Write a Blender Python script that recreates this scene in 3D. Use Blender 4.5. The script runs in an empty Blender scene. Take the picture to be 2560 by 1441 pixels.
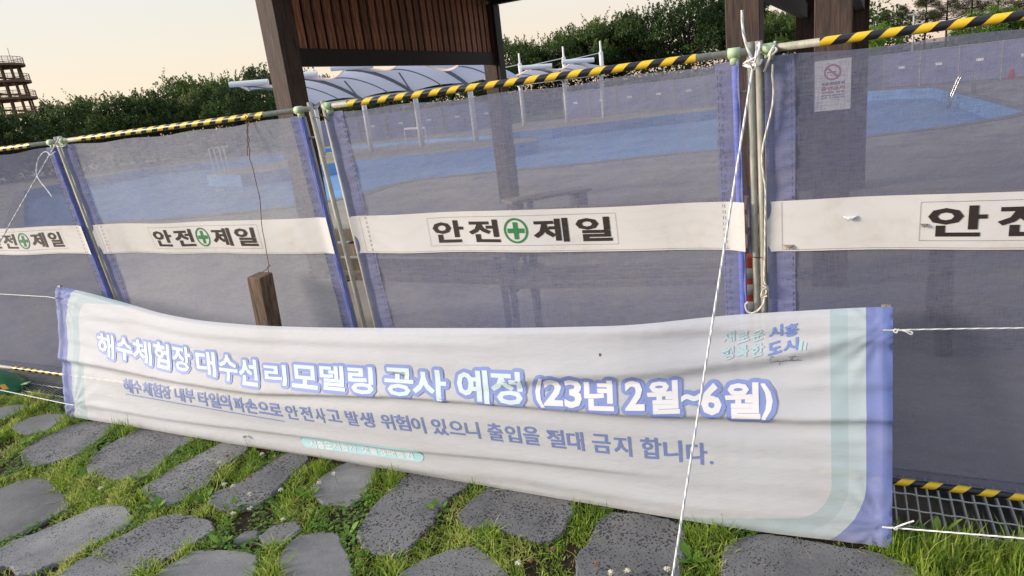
import bpy, bmesh, math, random
import numpy as np
from mathutils import Vector, Matrix

random.seed(7); rng = np.random.default_rng(7)
S = bpy.context.scene
COL = S.collection

# ------------------------------------------------------------------ camera
F_PX = 1680.0                                   # focal length for a 2560 px wide frame
def _unit(v): v = np.array(v, float); return v / np.linalg.norm(v)
_Z = -_unit([(1985-1280)/F_PX, -(6760-720)/F_PX, -1])
_X = -_unit([(-2100-1280)/F_PX, -(640-720)/F_PX, -1]); _X = _unit(_X - _Z*_X.dot(_Z))
_Y = np.cross(_Z, _X)
ROT = np.array([_X, _Y, _Z])                    # camera axes -> world axes
CAM = np.array([0, 0, 1.5])
cd = bpy.data.cameras.new("camera"); cam = bpy.data.objects.new("camera", cd); COL.objects.link(cam)
cd.sensor_width = 36; cd.lens = F_PX*36/2560; cd.clip_start = .05; cd.clip_end = 3000
M = Matrix(ROT.tolist()).to_4x4(); M.translation = Vector(CAM); cam.matrix_world = M
S.camera = cam

# ------------------------------------------------------------------ sky, sun, exposure
SUN_EL, SUN_AZ = 15.0, -118.0                   # azimuth in degrees from +Y towards +X
w = bpy.data.worlds.new("World"); S.world = w; w.use_nodes = True
nt = w.node_tree; nt.nodes.clear()
wn = lambda t, **k: (lambda x: [setattr(x, a, v) for a, v in k.items()] and x or x)(nt.nodes.new('ShaderNode'+t))
wo = wn('OutputWorld'); bg = wn('Background'); bg2 = wn('Background'); add = wn('AddShader')
sk = wn('TexSky'); sk.sky_type = 'NISHITA'; sk.sun_disc = False
sk.sun_elevation = math.radians(SUN_EL); sk.sun_rotation = math.radians(SUN_AZ)
sk.air_density = 1.0; sk.dust_density = 1.0; sk.ozone_density = 1.0; sk.altitude = 0
bg.inputs['Strength'].default_value = 0.012
nt.links.new(sk.outputs[0], bg.inputs['Color'])
# thin evening haze in front of the blue: warm at the horizon towards the sun, rosy away from it, pale grey-blue higher up
tc = wn('TexCoord'); sx = wn('SeparateXYZ'); nt.links.new(tc.outputs['Generated'], sx.inputs[0])
def wramp(stops):
    r = wn('ValToRGB'); nt.links.new(sx.outputs[2], r.inputs[0])
    while len(r.color_ramp.elements) < len(stops): r.color_ramp.elements.new(.5)
    for e, (p, c) in zip(r.color_ramp.elements, stops): e.position = p; e.color = (*c, 1)
    return r.outputs[0]
ra = wramp([(0, (.50,.36,.245)), (.05, (.49,.395,.30)), (.12, (.455,.41,.345)), (.22, (.42,.42,.415)), (.6, (.42,.46,.54)), (1, (.40,.46,.56))])
rb = wramp([(0, (.44,.33,.30)), (.06, (.44,.34,.32)), (.14, (.43,.40,.385)), (.25, (.41,.415,.42)), (.6, (.42,.46,.54)), (1, (.40,.46,.56))])
dp_ = wn('VectorMath', operation='DOT_PRODUCT'); nt.links.new(tc.outputs['Generated'], dp_.inputs[0]); dp_.inputs[1].default_value = (-.94, .34, 0)
mr = wn('MapRange'); nt.links.new(dp_.outputs['Value'], mr.inputs[0]); mr.inputs[1].default_value = -.2; mr.inputs[2].default_value = .85
mxw = wn('Mix', data_type='RGBA'); nt.links.new(mr.outputs[0], mxw.inputs[0]); nt.links.new(rb, mxw.inputs[6]); nt.links.new(ra, mxw.inputs[7])
nt.links.new(mxw.outputs[2], bg2.inputs['Color']); bg2.inputs['Strength'].default_value = 0.93
nt.links.new(bg.outputs[0], add.inputs[0]); nt.links.new(bg2.outputs[0], add.inputs[1]); nt.links.new(add.outputs[0], wo.inputs['Surface'])
sl = bpy.data.lights.new("sun", 'SUN'); so = bpy.data.objects.new("sun", sl); COL.objects.link(so)
sl.energy = 2.45; sl.angle = math.radians(15); sl.color = (1, .86, .74)
_d = Vector((math.sin(math.radians(SUN_AZ))*math.cos(math.radians(SUN_EL)), math.cos(math.radians(SUN_AZ))*math.cos(math.radians(SUN_EL)), math.sin(math.radians(SUN_EL))))
so.rotation_euler = _d.to_track_quat('Z', 'Y').to_euler()
S.view_settings.view_transform = 'Standard'; S.view_settings.look = 'None'
S.view_settings.gamma = 1; S.view_settings.use_curve_mapping = False
S.view_settings.exposure = 1.0
S.cycles.max_bounces = 8; S.cycles.transparent_max_bounces = 24; S.cycles.use_denoising = True

# ------------------------------------------------------------------ geometry helpers
def ray(x, y): return ROT @ _unit([(x-1280)/F_PX, -(y-720)/F_PX, -1])
def atz(x, y, z=0.0): d = ray(x, y); return CAM + d*(z-CAM[2])/d[2]
def aty(x, y, Y): d = ray(x, y); return CAM + d*Y/d[1]
def proj(p):
    q = ROT.T @ (np.asarray(p, float) - CAM); return np.array([1280+F_PX*q[0]/-q[2], 720-F_PX*q[1]/-q[2]])

class MB:
    def __init__(s): s.v = []; s.f = []; s.uv = None
    def add(s, vs, fs):
        n = len(s.v); s.v += [tuple(map(float, p)) for p in vs]; s.f += [tuple(i+n for i in f) for f in fs]; return s
    def box(s, a, b, jit=0):
        x0, y0, z0 = a; x1, y1, z1 = b
        v = [(x0,y0,z0),(x1,y0,z0),(x1,y1,z0),(x0,y1,z0),(x0,y0,z1),(x1,y0,z1),(x1,y1,z1),(x0,y1,z1)]
        return s.add(v, [(0,3,2,1),(4,5,6,7),(0,1,5,4),(1,2,6,5),(2,3,7,6),(3,0,4,7)])
    def beam(s, p, q, wd, ht, up=(0,0,1)):
        p = np.array(p, float); q = np.array(q, float); d = _unit(q-p); r = _unit(np.cross(d, up)); u = np.cross(r, d)
        v = [c + r*a*wd/2 + u*b*ht/2 for c in (p, q) for a, b in ((-1,-1),(1,-1),(1,1),(-1,1))]
        return s.add(v, [(0,1,2,3),(7,6,5,4),(0,4,5,1),(1,5,6,2),(2,6,7,3),(3,7,4,0)])
    def tube(s, pts, r, n=8, caps=True):
        pts = [np.array(p, float) for p in pts]; m = len(pts); rs = r if hasattr(r, '__len__') else [r]*m
        ref = None; rings = []
        for i in range(m):
            d = _unit(pts[min(i+1, m-1)] - pts[max(i-1, 0)])
            if ref is None: ref = np.cross(d, (0,0,1) if abs(d[2]) < .9 else (1,0,0))
            ref = _unit(ref - d*ref.dot(d)); b = np.cross(d, ref)
            rings.append([pts[i] + rs[i]*(ref*math.cos(t)+b*math.sin(t)) for t in (2*math.pi*k/n for k in range(n))])
        fs = [(i*n+k, i*n+(k+1) % n, (i+1)*n+(k+1) % n, (i+1)*n+k) for i in range(m-1) for k in range(n)]
        if caps: fs += [tuple(range(n))[::-1], tuple((m-1)*n+k for k in range(n))]
        return s.add([p for rg in rings for p in rg], fs)
    def grid(s, P, nu, nv):
        return s.add(P, [(j*(nu+1)+i, j*(nu+1)+i+1, (j+1)*(nu+1)+i+1, (j+1)*(nu+1)+i) for j in range(nv) for i in range(nu)])
    def build(s, name, mat, parent=None, smooth=False, bevel=0):
        me = bpy.data.meshes.new(name); me.from_pydata(s.v, [], s.f); me.update()
        return link(name, me, mat, parent, smooth, bevel)

def link(name, me, mat, parent=None, smooth=False, bevel=0):
    if mat is not None and not me.materials: me.materials.append(mat)
    if bevel:
        bm = bmesh.new(); bm.from_mesh(me)
        bmesh.ops.bevel(bm, geom=[e for e in bm.edges], offset=bevel, segments=1, affect='EDGES')
        bm.to_mesh(me); bm.free()
    if smooth: me.polygons.foreach_set('use_smooth', [True]*len(me.polygons))
    o = bpy.data.objects.new(name, me); COL.objects.link(o)
    if parent is not None:
        o.parent = parent
        o.location = -Vector(parent.location) if not parent.get('_rot') else (0,0,0)
    return o
def tag(o, label=None, cat=None, group=None, kind=None):
    if label: o['label'] = label
    if cat: o['category'] = cat
    if group: o['group'] = group
    if kind: o['kind'] = kind
    return o
def thing(name, loc, label, cat, group=None):
    o = bpy.data.objects.new(name, None); COL.objects.link(o); o.location = loc; o.empty_display_size = .1
    return tag(o, label, cat, group)
def copy_tree(o, parent=None, keep=False):
    c = o.copy(); COL.objects.link(c)
    if parent is not None: c.parent = parent
    for ch in list(o.children): copy_tree(ch, c)
    return c

# ------------------------------------------------------------------ materials
def mat(name, col=(.5,.5,.5), rough=.7, metal=0, spec=.5):
    m = bpy.data.materials.new(name); m.use_nodes = True; b = m.node_tree.nodes['Principled BSDF']
    b.inputs['Base Color'].default_value = (*col, 1); b.inputs['Roughness'].default_value = rough
    b.inputs['Metallic'].default_value = metal; b.inputs['Specular IOR Level'].default_value = spec
    return m
class N:
    """tiny node helper"""
    def __init__(s, m): s.m = m; s.t = m.node_tree; s.b = s.t.nodes.get('Principled BSDF')
    def n(s, typ, **k):
        x = s.t.nodes.new('ShaderNode'+typ)
        for a, v in k.items(): setattr(x, a, v)
        return x
    def l(s, a, b): s.t.links.new(a, b)
    def coord(s, scale=(1,1,1), kind='Object', rot=(0,0,0)):
        c = s.n('TexCoord'); mp = s.n('Mapping'); s.l(c.outputs[kind], mp.inputs[0])
        mp.inputs['Scale'].default_value = scale; mp.inputs['Rotation'].default_value = rot; return mp.outputs[0]
    def noise(s, vec, sc=5, det=4, ro=.6):
        x = s.n('TexNoise'); s.l(vec, x.inputs['Vector']); x.inputs['Scale'].default_value = sc
        x.inputs['Detail'].default_value = det; x.inputs['Roughness'].default_value = ro; return x.outputs['Fac']
    def ramp(s, fac, stops, interp='LINEAR'):
        r = s.n('ValToRGB'); s.l(fac, r.inputs[0]); cr = r.color_ramp; cr.interpolation = interp
        while len(cr.elements) < len(stops): cr.elements.new(.5)
        for e, (p, c) in zip(cr.elements, stops): e.position = p; e.color = (*c, 1) if len(c) == 3 else c
        return r.outputs[0]
    def mix(s, fac, a, b, mode='MIX'):
        x = s.n('Mix', data_type='RGBA', blend_type=mode)
        for i, v in ((0, fac), (6, a), (7, b)):
            if hasattr(v, 'is_output'): s.l(v, x.inputs[i])
            else: x.inputs[i].default_value = v if i == 0 else (*v, 1)
        return x.outputs[2]
    def math(s, op, a, b=0, c=None):
        x = s.n('Math', operation=op)
        for i, v in enumerate((a, b) if c is None else (a, b, c)):
            if hasattr(v, 'is_output'): s.l(v, x.inputs[i])
            else: x.inputs[i].default_value = v
        return x.outputs[0]
    def bump(s, h, strength=.3, dist=.01, base=None):
        x = s.n('Bump'); s.l(h, x.inputs['Height']); x.inputs['Strength'].default_value = strength; x.inputs['Distance'].default_value = dist
        if base is not None: s.l(base, x.inputs['Normal'])
        return x.outputs[0]

def m_wood(name, dark, light, scale=1.0, rough=.75, rnd=.25):
    m = mat(name, dark, rough); k = N(m)
    v = k.coord((14*scale, 14*scale, 1.1*scale)); a = k.noise(v, 3, 6, .65)
    v2 = k.coord((60*scale, 60*scale, 2.0*scale)); b = k.noise(v2, 3, 3, .6)
    f = k.math('MULTIPLY_ADD', b, .5, k.math('MULTIPLY', a, .6))
    c = k.ramp(f, [(.40, dark), (.52, [x*.6+y*.4 for x, y in zip(dark, light)]), (.66, light)])
    kn = k.noise(k.coord((3, 3, .8)), 4, 5, .7); c = k.mix(k.ramp(kn, [(.58, (0,0,0)), (.72, (.7,.7,.7))]), c, dark)
    oi = k.n('ObjectInfo'); hv = k.n('HueSaturation'); k.l(c, hv.inputs['Color'])
    k.l(k.math('MULTIPLY_ADD', oi.outputs['Random'], rnd*2, 1-rnd), hv.inputs['Value'])
    k.l(hv.outputs[0], k.b.inputs['Base Color']); k.l(k.bump(f, .35, .004), k.b.inputs['Normal']); return m
def m_fabric(name, col, dust, transp, transl=.25, dustlo=.4):
    m = bpy.data.materials.new(name); m.use_nodes = True; k = N(m); k.t.nodes.remove(k.b)
    out = k.t.nodes['Material Output']
    dif = k.n('BsdfDiffuse'); trl = k.n('BsdfTranslucent'); tra = k.n('BsdfTransparent'); m1 = k.n('MixShader'); m2 = k.n('MixShader')
    vh = k.coord((26, 26, 330)); vv = k.coord((330, 26, 26))
    th = k.noise(vh, 1, 2); tv = k.noise(vv, 1, 2)
    big = k.noise(k.coord((1, 1, 1.6)), 1.6, 8, .62); blot = k.noise(k.coord((1, 1, 2)), 14, 8, .75)
    dustf = k.math('MULTIPLY', k.math('ADD', big, blot), .62)
    c = k.mix(k.ramp(dustf, [(dustlo-.15, (0,0,0)), (dustlo+.55, (1,1,1))]), col, dust)
    wv = k.math('ADD', th, tv)
    wf = k.math('MULTIPLY_ADD', wv, .9, .1)
    c = k.mix(1.0, c, k.ramp(wf, [(.45, (.55,.55,.55)), (.90, (1.12,1.12,1.12))]), 'MULTIPLY')
    k.l(c, dif.inputs[0]); k.l(c, trl.inputs[0]); m1.inputs[0].default_value = transl
    k.l(dif.outputs[0], m1.inputs[1]); k.l(trl.outputs[0], m1.inputs[2])
    k.l(k.bump(k.noise(k.coord((2, 2, 5), rot=(0, .5, 0)), 3, 5), .45, .02), dif.inputs['Normal'])
    tf = k.math('MULTIPLY_ADD', wv, -.45, transp+.45); k.l(tf, m2.inputs[0])
    k.l(m1.outputs[0], m2.inputs[1]); k.l(tra.outputs[0], m2.inputs[2]); k.l(m2.outputs[0], out.inputs[0]); return m
def m_steel(name, c1, c2, rough=.45, metal=.6):
    m = mat(name, c1, rough, metal); k = N(m); f = k.noise(k.coord((12, 12, 3)), 6, 5, .7)
    k.l(k.ramp(f, [(.35, c1), (.62, c2), (.8, (.16,.09,.05))]), k.b.inputs['Base Color'])
    k.l(k.bump(f, .15, .002), k.b.inputs['Normal']); return m
def m_tape(name, pitch=.082):
    m = mat(name, (.8,.6,.02), .38); k = N(m); c = k.n('TexCoord'); s = k.n('SeparateXYZ'); k.l(c.outputs['Object'], s.inputs[0])
    # helical stripe: along the rod plus the wrap angle carried in the v coordinate
    uv = k.n('SeparateXYZ'); k.l(c.outputs['UV'], uv.inputs[0])
    t = k.math('FRACT', k.math('ADD', k.math('DIVIDE', uv.outputs[0], pitch), uv.outputs[1]))
    e = k.noise(k.coord((40, 40, 40)), 5, 3)
    t2 = k.math('ADD', t, k.math('MULTIPLY_ADD', e, .03, -.015))
    col = k.ramp(t2, [(0, (.75,.50,.02)), (.5, (.012,.012,.016))], 'CONSTANT')
    wear = k.ramp(k.noise(k.coord((30, 60, 60)), 3, 6, .75), [(.66, (0,0,0)), (.72, (1,1,1))])
    k.l(k.mix(wear, col, (.38,.36,.33)), k.b.inputs['Base Color'])
    k.l(k.bump(e, .2, .002), k.b.inputs['Normal']); return m

MT = {}
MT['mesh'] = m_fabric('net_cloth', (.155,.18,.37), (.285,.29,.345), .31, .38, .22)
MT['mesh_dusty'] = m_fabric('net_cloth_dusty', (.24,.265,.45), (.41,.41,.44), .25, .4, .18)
MT['mesh_dark'] = m_fabric('net_cloth_darker', (.12,.14,.28), (.195,.20,.25), .25, .36, .22)  # darker net tone for the two outer panels
MT['hem'] = m_fabric('net_cloth_double', (.135,.175,.43), (.28,.28,.37), .05, .3, .30)
MT['sleeve'] = m_fabric('net_cloth_sleeve', (.07,.11,.50), (.26,.27,.46), .0, .1, .48)
def m_band():
    m = mat('white_reflective_band', (.72,.70,.68), .45); k = N(m)
    v = k.n('TexVoronoi'); v.feature = 'DISTANCE_TO_EDGE'; k.l(k.coord((1, 1, 1)), v.inputs['Vector']); v.inputs['Scale'].default_value = 210; v.inputs['Randomness'].default_value = .15
    cell = k.ramp(v.outputs['Distance'], [(.0, (.655,.65,.645)), (.25, (.70,.69,.68))])
    g = k.ramp(k.noise(k.coord((1, 1, 1)), 7, 6, .7), [(.5, (1,1,1)), (.78, (.86,.80,.72))])
    k.l(k.mix(1.0, cell, g, 'MULTIPLY'), k.b.inputs['Base Color'])
    return m
MT['band'] = m_band()
MT['steel'] = m_steel('galvanised_pipe', (.27,.27,.225), (.40,.39,.33), .6, .15)
MT['tape'] = m_tape('hazard_tape')
def m_letter():
    m = mat('black_print', (.030,.022,.020), .5); k = N(m)
    k.l(k.ramp(k.noise(k.coord((1, 1, 1)), 60, 5, .75), [(.62, (.030,.022,.020)), (.72, (.13,.11,.10))]), k.b.inputs['Base Color']); return m
MT['black'] = m_letter()
MT['stitch'] = mat('stitch_thread', (.09,.08,.075), .8)
MT['green_print'] = mat('green_print', (.03,.22,.07), .5)
MT['fitting'] = mat('pale_green_tape', (.42,.55,.34), .6)
MT['rust'] = m_steel('rusty_wire', (.10,.035,.02), (.16,.06,.03), .8, .2)
MT['post_wood'] = m_wood('dark_stained_wood', (.011,.007,.005), (.082,.050,.037), 1.0, .72, .15)
MT['beam_wood'] = m_wood('blackened_wood', (.006,.004,.003), (.022,.016,.012), 1.0, .75, .1)
MT['slat_wood'] = m_wood('red_brown_slats', (.06,.022,.012), (.40,.17,.090), 1.3, .7, .35)
MT['stake_wood'] = m_wood('stake_wood', (.030,.016,.009), (.20,.13,.08), 1.6, .8, .1)
def m_rope(name, c1=(.74,.74,.72), fleck=(.10,.22,.55), amt=.66):
    m = mat(name, c1, .8); k = N(m); c = k.n('TexCoord'); uv = k.n('SeparateXYZ'); k.l(c.outputs['UV'], uv.inputs[0])
    t = k.math('FRACT', k.math('ADD', k.math('MULTIPLY', uv.outputs[0], 28), k.math('MULTIPLY', uv.outputs[1], 3)))
    tw = k.math('ABSOLUTE', k.math('SUBTRACT', t, .5))
    fl = k.math('FRACT', k.math('ADD', k.math('MULTIPLY', uv.outputs[0], 14), uv.outputs[1]))
    f2 = k.math('GREATER_THAN', fl, .86)
    k.l(k.mix(k.math('MULTIPLY', f2, amt), c1, fleck), k.b.inputs['Base Color'])
    k.l(k.bump(tw, .9, .003), k.b.inputs['Normal']); return m
MT['rope'] = m_rope('blue_flecked_rope'); MT['rope2'] = m_rope('plain_rope', (.66,.63,.55), (.45,.42,.36), .5)
MT['cord'] = m_rope('white_cord', (.78,.78,.76), (.7,.7,.68), .2)
def m_stone(i):
    m = mat('basalt_%s' % i, (.075,.077,.082), .85, 0, .3); k = N(m)
    oi = k.n('ObjectInfo'); v = k.coord((1, 1, 1))
    big = k.noise(v, 3.0, 6, .65); fine = k.noise(v, 90, 4, .7)
    sc = (98, 120, 140)[i]; thr = (.29, .23, .10)[i]
    vo = k.n('TexVoronoi'); vd = k.n('VectorMath', operation='ADD'); k.l(v, vd.inputs[0])
    nz = k.n('TexNoise'); k.l(v, nz.inputs['Vector']); nz.inputs['Scale'].default_value = 30; k.l(nz.outputs['Color'], vd.inputs[1])
    sm = k.n('VectorMath', operation='SCALE'); k.l(nz.outputs['Color'], sm.inputs[0]); sm.inputs['Scale'].default_value = .006; k.l(sm.outputs[0], vd.inputs[1])
    k.l(vd.outputs[0], vo.inputs['Vector']); vo.inputs['Scale'].default_value = sc
    vo2 = k.n('TexVoronoi'); k.l(vd.outputs[0], vo2.inputs['Vector']); vo2.inputs['Scale'].default_value = sc*.62
    gate = k.noise(v, 9, 4, .6)
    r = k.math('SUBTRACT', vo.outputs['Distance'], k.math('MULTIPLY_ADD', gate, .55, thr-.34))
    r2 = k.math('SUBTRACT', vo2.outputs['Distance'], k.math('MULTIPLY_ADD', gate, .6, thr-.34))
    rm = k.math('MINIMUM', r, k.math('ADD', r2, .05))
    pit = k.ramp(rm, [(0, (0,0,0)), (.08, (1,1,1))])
    base = k.ramp(big, [(.32, (.105,.105,.108)), (.5, (.160,.157,.155)), (.68, (.225,.218,.208))])
    base = k.mix(k.ramp(fine, [(.4, (0,0,0)), (.7, (.35,.35,.35))]), base, (.22,.22,.22))
    hv = k.n('HueSaturation'); k.l(base, hv.inputs['Color']); k.l(k.math('MULTIPLY_ADD', oi.outputs['Random'], .5, .78), hv.inputs['Value'])
    colr = k.mix(pit, (.048,.046,.045), hv.outputs[0])  # darker pits: the shade of the hollows is put into the colour
    k.l(colr, k.b.inputs['Base Color'])
    b1 = k.bump(pit, .8, .005); k.l(k.bump(k.math('ADD', big, k.math('MULTIPLY', fine, .25)), .5, .012, b1), k.b.inputs['Normal']); return m
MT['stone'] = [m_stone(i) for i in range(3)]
def m_noisecol(name, stops, sc, rough=.9, bump=.4, bd=.01, det=6, scale=(1,1,1)):
    m = mat(name, stops[0][1], rough, 0, .25); k = N(m); f = k.noise(k.coord(scale), sc, det, .65)
    k.l(k.ramp(f, stops), k.b.inputs['Base Color']); k.l(k.bump(f, bump, bd), k.b.inputs['Normal']); return m
MT['soil'] = m_noisecol('damp_soil', [(.3, (.016,.010,.007)), (.55, (.045,.028,.018)), (.75, (.08,.055,.036))], 45, .95, .9, .02)
MT['deck'] = m_noisecol('pool_deck_concrete', [(.32, (.22,.195,.17)), (.5, (.30,.27,.23)), (.68, (.38,.34,.285))], .9, .85, .2, .01, 10)
MT['coping'] = m_noisecol('pool_coping', [(.3, (.17,.165,.16)), (.7, (.24,.23,.22))], 2, .8, .2, .01)
MT['pool'] = m_noisecol('pool_blue_paint', [(.32, (.14,.25,.42)), (.5, (.145,.295,.54)), (.68, (.19,.35,.58))], .5, .55, .1, .01, 10)
MT['hill'] = m_noisecol('park_lawn', [(.3, (.055,.085,.025)), (.7, (.11,.13,.05))], .6, .95, .5, .05)
MT['concrete'] = m_noisecol('gutter_concrete', [(.3, (.10,.10,.095)), (.7, (.17,.165,.155))], 12, .9, .5, .01)
MT['dark_trench'] = mat('trench_shade_black', (.012,.011,.010), .9)  # near-black bed and walls: the shade down the trench is painted in
MT['grate'] = m_steel('galvanised_grate', (.30,.31,.30), (.42,.43,.42), .55, .35)
def m_leaf(name, c1, c2, c3=None, transl=.35):
    m = bpy.data.materials.new(name); m.use_nodes = True; k = N(m); out = k.t.nodes['Material Output']
    k.b.inputs['Roughness'].default_value = .5; k.b.inputs['Specular IOR Level'].default_value = .3
    g = k.n('NewGeometry'); at = k.n('Attribute'); at.attribute_name = 'tint'
    oi = k.n('ObjectInfo')
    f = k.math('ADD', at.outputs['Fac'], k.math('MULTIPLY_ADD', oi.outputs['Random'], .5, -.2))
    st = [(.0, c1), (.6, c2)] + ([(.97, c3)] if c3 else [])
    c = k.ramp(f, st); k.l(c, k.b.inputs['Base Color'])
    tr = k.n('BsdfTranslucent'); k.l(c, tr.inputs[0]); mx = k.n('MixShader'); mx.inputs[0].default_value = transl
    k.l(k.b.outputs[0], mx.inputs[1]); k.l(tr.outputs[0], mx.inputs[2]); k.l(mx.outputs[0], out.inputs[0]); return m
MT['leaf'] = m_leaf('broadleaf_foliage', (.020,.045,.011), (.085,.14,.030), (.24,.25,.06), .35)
MT['leaf_bright'] = m_leaf('bright_foliage', (.06,.13,.015), (.14,.26,.03), (.22,.33,.05), .4)
MT['pine'] = m_leaf('pine_needles', (.020,.028,.010), (.06,.060,.022), (.13,.085,.035), .15)
MT['bark'] = m_noisecol('tree_bark', [(.3, (.022,.016,.012)), (.7, (.06,.045,.035))], 8, .9, .6, .02, 6, (4, 4, 1))
MT['grass'] = m_leaf('grass_blades', (.05,.11,.014), (.29,.43,.045), (.55,.53,.18), .45)
MT['clover'] = m_leaf('clover_leaves', (.06,.14,.025), (.14,.28,.04), (.24,.38,.07), .4)
MT['white_paint'] = mat('white_painted_steel', (.72,.73,.74), .4)
MT['membrane'] = m_fabric('shaded_white_membrane', (.50,.55,.68), (.58,.55,.58), -.34, .45, .45)  # bluish and darker than white cloth: underside shade put into the colour
MT['rib'] = mat('grey_steel_rib', (.20,.21,.24), .5)
MT['warm'] = mat('warm_lit_edge', (.62,.50,.44), .6)  # warm low-sun glow on the canopy edges, put into the colour
MT['tower'] = m_noisecol('weathered_tower_wood', [(.3, (.09,.052,.040)), (.7, (.19,.115,.085))], 3, .8, .2, .01)
MT['chrome'] = mat('stainless_steel', (.62,.60,.58), .22, 1.0)
MT['paper'] = mat('notice_paper', (.66,.67,.70), .5)
MT['red_print'] = mat('red_print', (.42,.035,.06), .5); MT['dark_print'] = mat('dark_print', (.06,.06,.07), .5)
MT['orange'] = mat('orange_plastic', (.42,.055,.022), .45); MT['silver'] = mat('silver_reflective', (.42,.40,.36), .35)
MT['green_plastic'] = m_noisecol('green_plastic', [(.3, (.010,.10,.035)), (.7, (.018,.145,.05))], 10, .4, .1, .002)
MT['pale_plastic'] = mat('pale_green_plastic', (.30,.48,.30), .5)
MT['bench_wood'] = m_wood('bench_slats', (.12,.085,.055), (.35,.28,.21), 1.2, .6, .2)
MT['cast_iron'] = mat('cast_iron', (.03,.025,.05), .5, .3)

# ------------------------------------------------------------------ glyph meshes (built-in font), harvested while the scene is empty
ALLCH = set("해수체험장대수선리모델링공사예정(23년2월~6월)해수체험장내부타일의파손으로안전사고발생위험이있으니출입을절대금지합니다.시흥도시공사갯골생태공원새로운시흥행복한도시안전제일흡연금지과태료만원공원내모든구역금연입니다")
def harvest(chars, off, tagc):
    obs = {}
    for c in chars:
        cu = bpy.data.curves.new('g', 'FONT'); cu.body = c; cu.size = 1; cu.offset = off; cu.resolution_u = 2
        o = bpy.data.objects.new('g', cu); COL.objects.link(o); obs[c] = o
    bpy.context.view_layer.update(); dg = bpy.context.evaluated_depsgraph_get()
    for c, o in obs.items():
        me = bpy.data.meshes.new_from_object(o.evaluated_get(dg)); bm = bmesh.new(); bm.from_mesh(me)
        bmesh.ops.remove_doubles(bm, verts=bm.verts, dist=1e-5)
        xs = [v.co.x for v in bm.verts]; ys = [v.co.y for v in bm.verts]
        x0, x1, y0, y1 = min(xs), max(xs), min(ys), max(ys)
        for j in range(1, 8):
            y = y0+(y1-y0)*j/8
            bmesh.ops.bisect_plane(bm, geom=bm.verts[:]+bm.edges[:]+bm.faces[:], plane_co=(0, y, 0), plane_no=(0, 1, 0))
        bmesh.ops.triangulate(bm, faces=bm.faces[:])
        bm.verts.index_update()
        V = np.array([(v.co.x, v.co.y) for v in bm.verts]); T = [tuple(v.index for v in f.verts) for f in bm.faces]
        bm.free(); GL[(c, tagc)] = ((V-[x0, y0])/[x1-x0, y1-y0], T, (x1-x0, y1-y0))
        bpy.data.meshes.remove(me); bpy.data.objects.remove(o)
GL = {}
harvest(ALLCH, 0.0, 'r'); harvest(ALLCH, 0.020, 'b'); harvest(set("안전제일"), .030, 'h')
for k_ in [c for c in bpy.data.curves]: bpy.data.curves.remove(k_)
def glyph_into(mb, ch, wt, quad, surf, layer, dil=0.0, ncop=1):
    """quad = (u0,u1,v0,v1) in metric surface coordinates; dil = metres the strokes are thickened by"""
    V, T, _ = GL[(ch, wt)]; u0, u1, v0, v1 = quad
    for c in range(ncop):
        a = 2*math.pi*c/max(ncop, 1); du, dv = (dil*math.cos(a), dil*math.sin(a)) if ncop > 1 else (0, 0)
        P = surf(u0+(u1-u0)*V[:, 0]+du, v0+(v1-v0)*V[:, 1]+dv, layer+.00006*c)
        mb.add(P, T)
        if dil > .008 and ncop > 1:
            P = surf(u0+(u1-u0)*V[:, 0]+du*.5, v0+(v1-v0)*V[:, 1]+dv*.5, layer+.00006*c+.00003); mb.add(P, T)
# ------------------------------------------------------------------ ground, gutter, deck, pool, lawn
tag(MB().box((-9, -1.5, -.05), (3, 2.19, -.012)).build('soil', MT['soil']), kind='structure')
gut = MB().box((-9, 2.19, -.05), (3, 2.205, .004)).box((-9, 2.405, -.30), (-1.5, 2.62, -.006)).box((-1.5, 2.58, -.30), (3, 2.62, -.006)).build('drain_channel', MT['concrete'])
tag(MB().box((-9, 2.19, -.34), (3, 2.62, -.30)).box((-9, 2.17, -.30), (3, 2.1895, -.052)).box((-9, 2.398, -.30), (-1.5, 2.4045, -.03)).build('trench_bed', MT['dark_trench']), kind='structure')
tag(gut, kind='structure')
def loop_face(outer, holes, z, name, m):
    bm = bmesh.new(); es = []
    for lp in [outer]+holes:
        vs = [bm.verts.new((x, y, z)) for x, y in lp]; es += [bm.edges.new((vs[i], vs[(i+1) % len(vs)])) for i in range(len(vs))]
    bmesh.ops.triangle_fill(bm, edges=es, use_beauty=True)
    for f in bm.faces:
        if f.normal.z < 0: f.normal_flip()
    me = bpy.data.meshes.new(name); bm.to_mesh(me); bm.free(); return link(name, me, m)
near = [(60,566),(250,556),(400,546),(531,535),(640,525),(736,514),(810,502),(888,488),(961,463),(1072,444),(1244,427),(1380,415),(1600,392),(1800,372),(2000,356),(2165,340),(2330,320),(2490,295)]
far_ = [(2560,279),(2440,246),(2330,219),(2250,223),(2165,229),(2000,248),(1800,273),(1600,296),(1380,322),(1300,330),(1238,337),(1050,350),(864,366),(707,385),(501,406),(340,426),(214,447),(60,478)]
pool = [tuple(atz(x, y)[:2]) for x, y in near+far_]
isl = [tuple(atz(x, y)[:2]) for x, y in [(515,437),(600,437),(740,419),(880,402),(1060,385),(1245,366),(1345,352),(1345,346),(1238,347),(1050,358),(864,374),(715,400),(600,420)]]
loop_face([(-120,2.62),(60,2.62),(60,42.5),(-120,42.5)], [pool], 0, 'pool_deck', MT['deck'])['kind'] = 'structure'
def offset_loop(lp, d):
    out = []; n = len(lp)
    for i in range(n):
        a, b, c = np.array(lp[i-1]), np.array(lp[i]), np.array(lp[(i+1) % n])
        t = _unit(c-a); out.append(tuple(b+d*np.array([t[1], -t[0]])))
    return out
depth = .45
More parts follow.
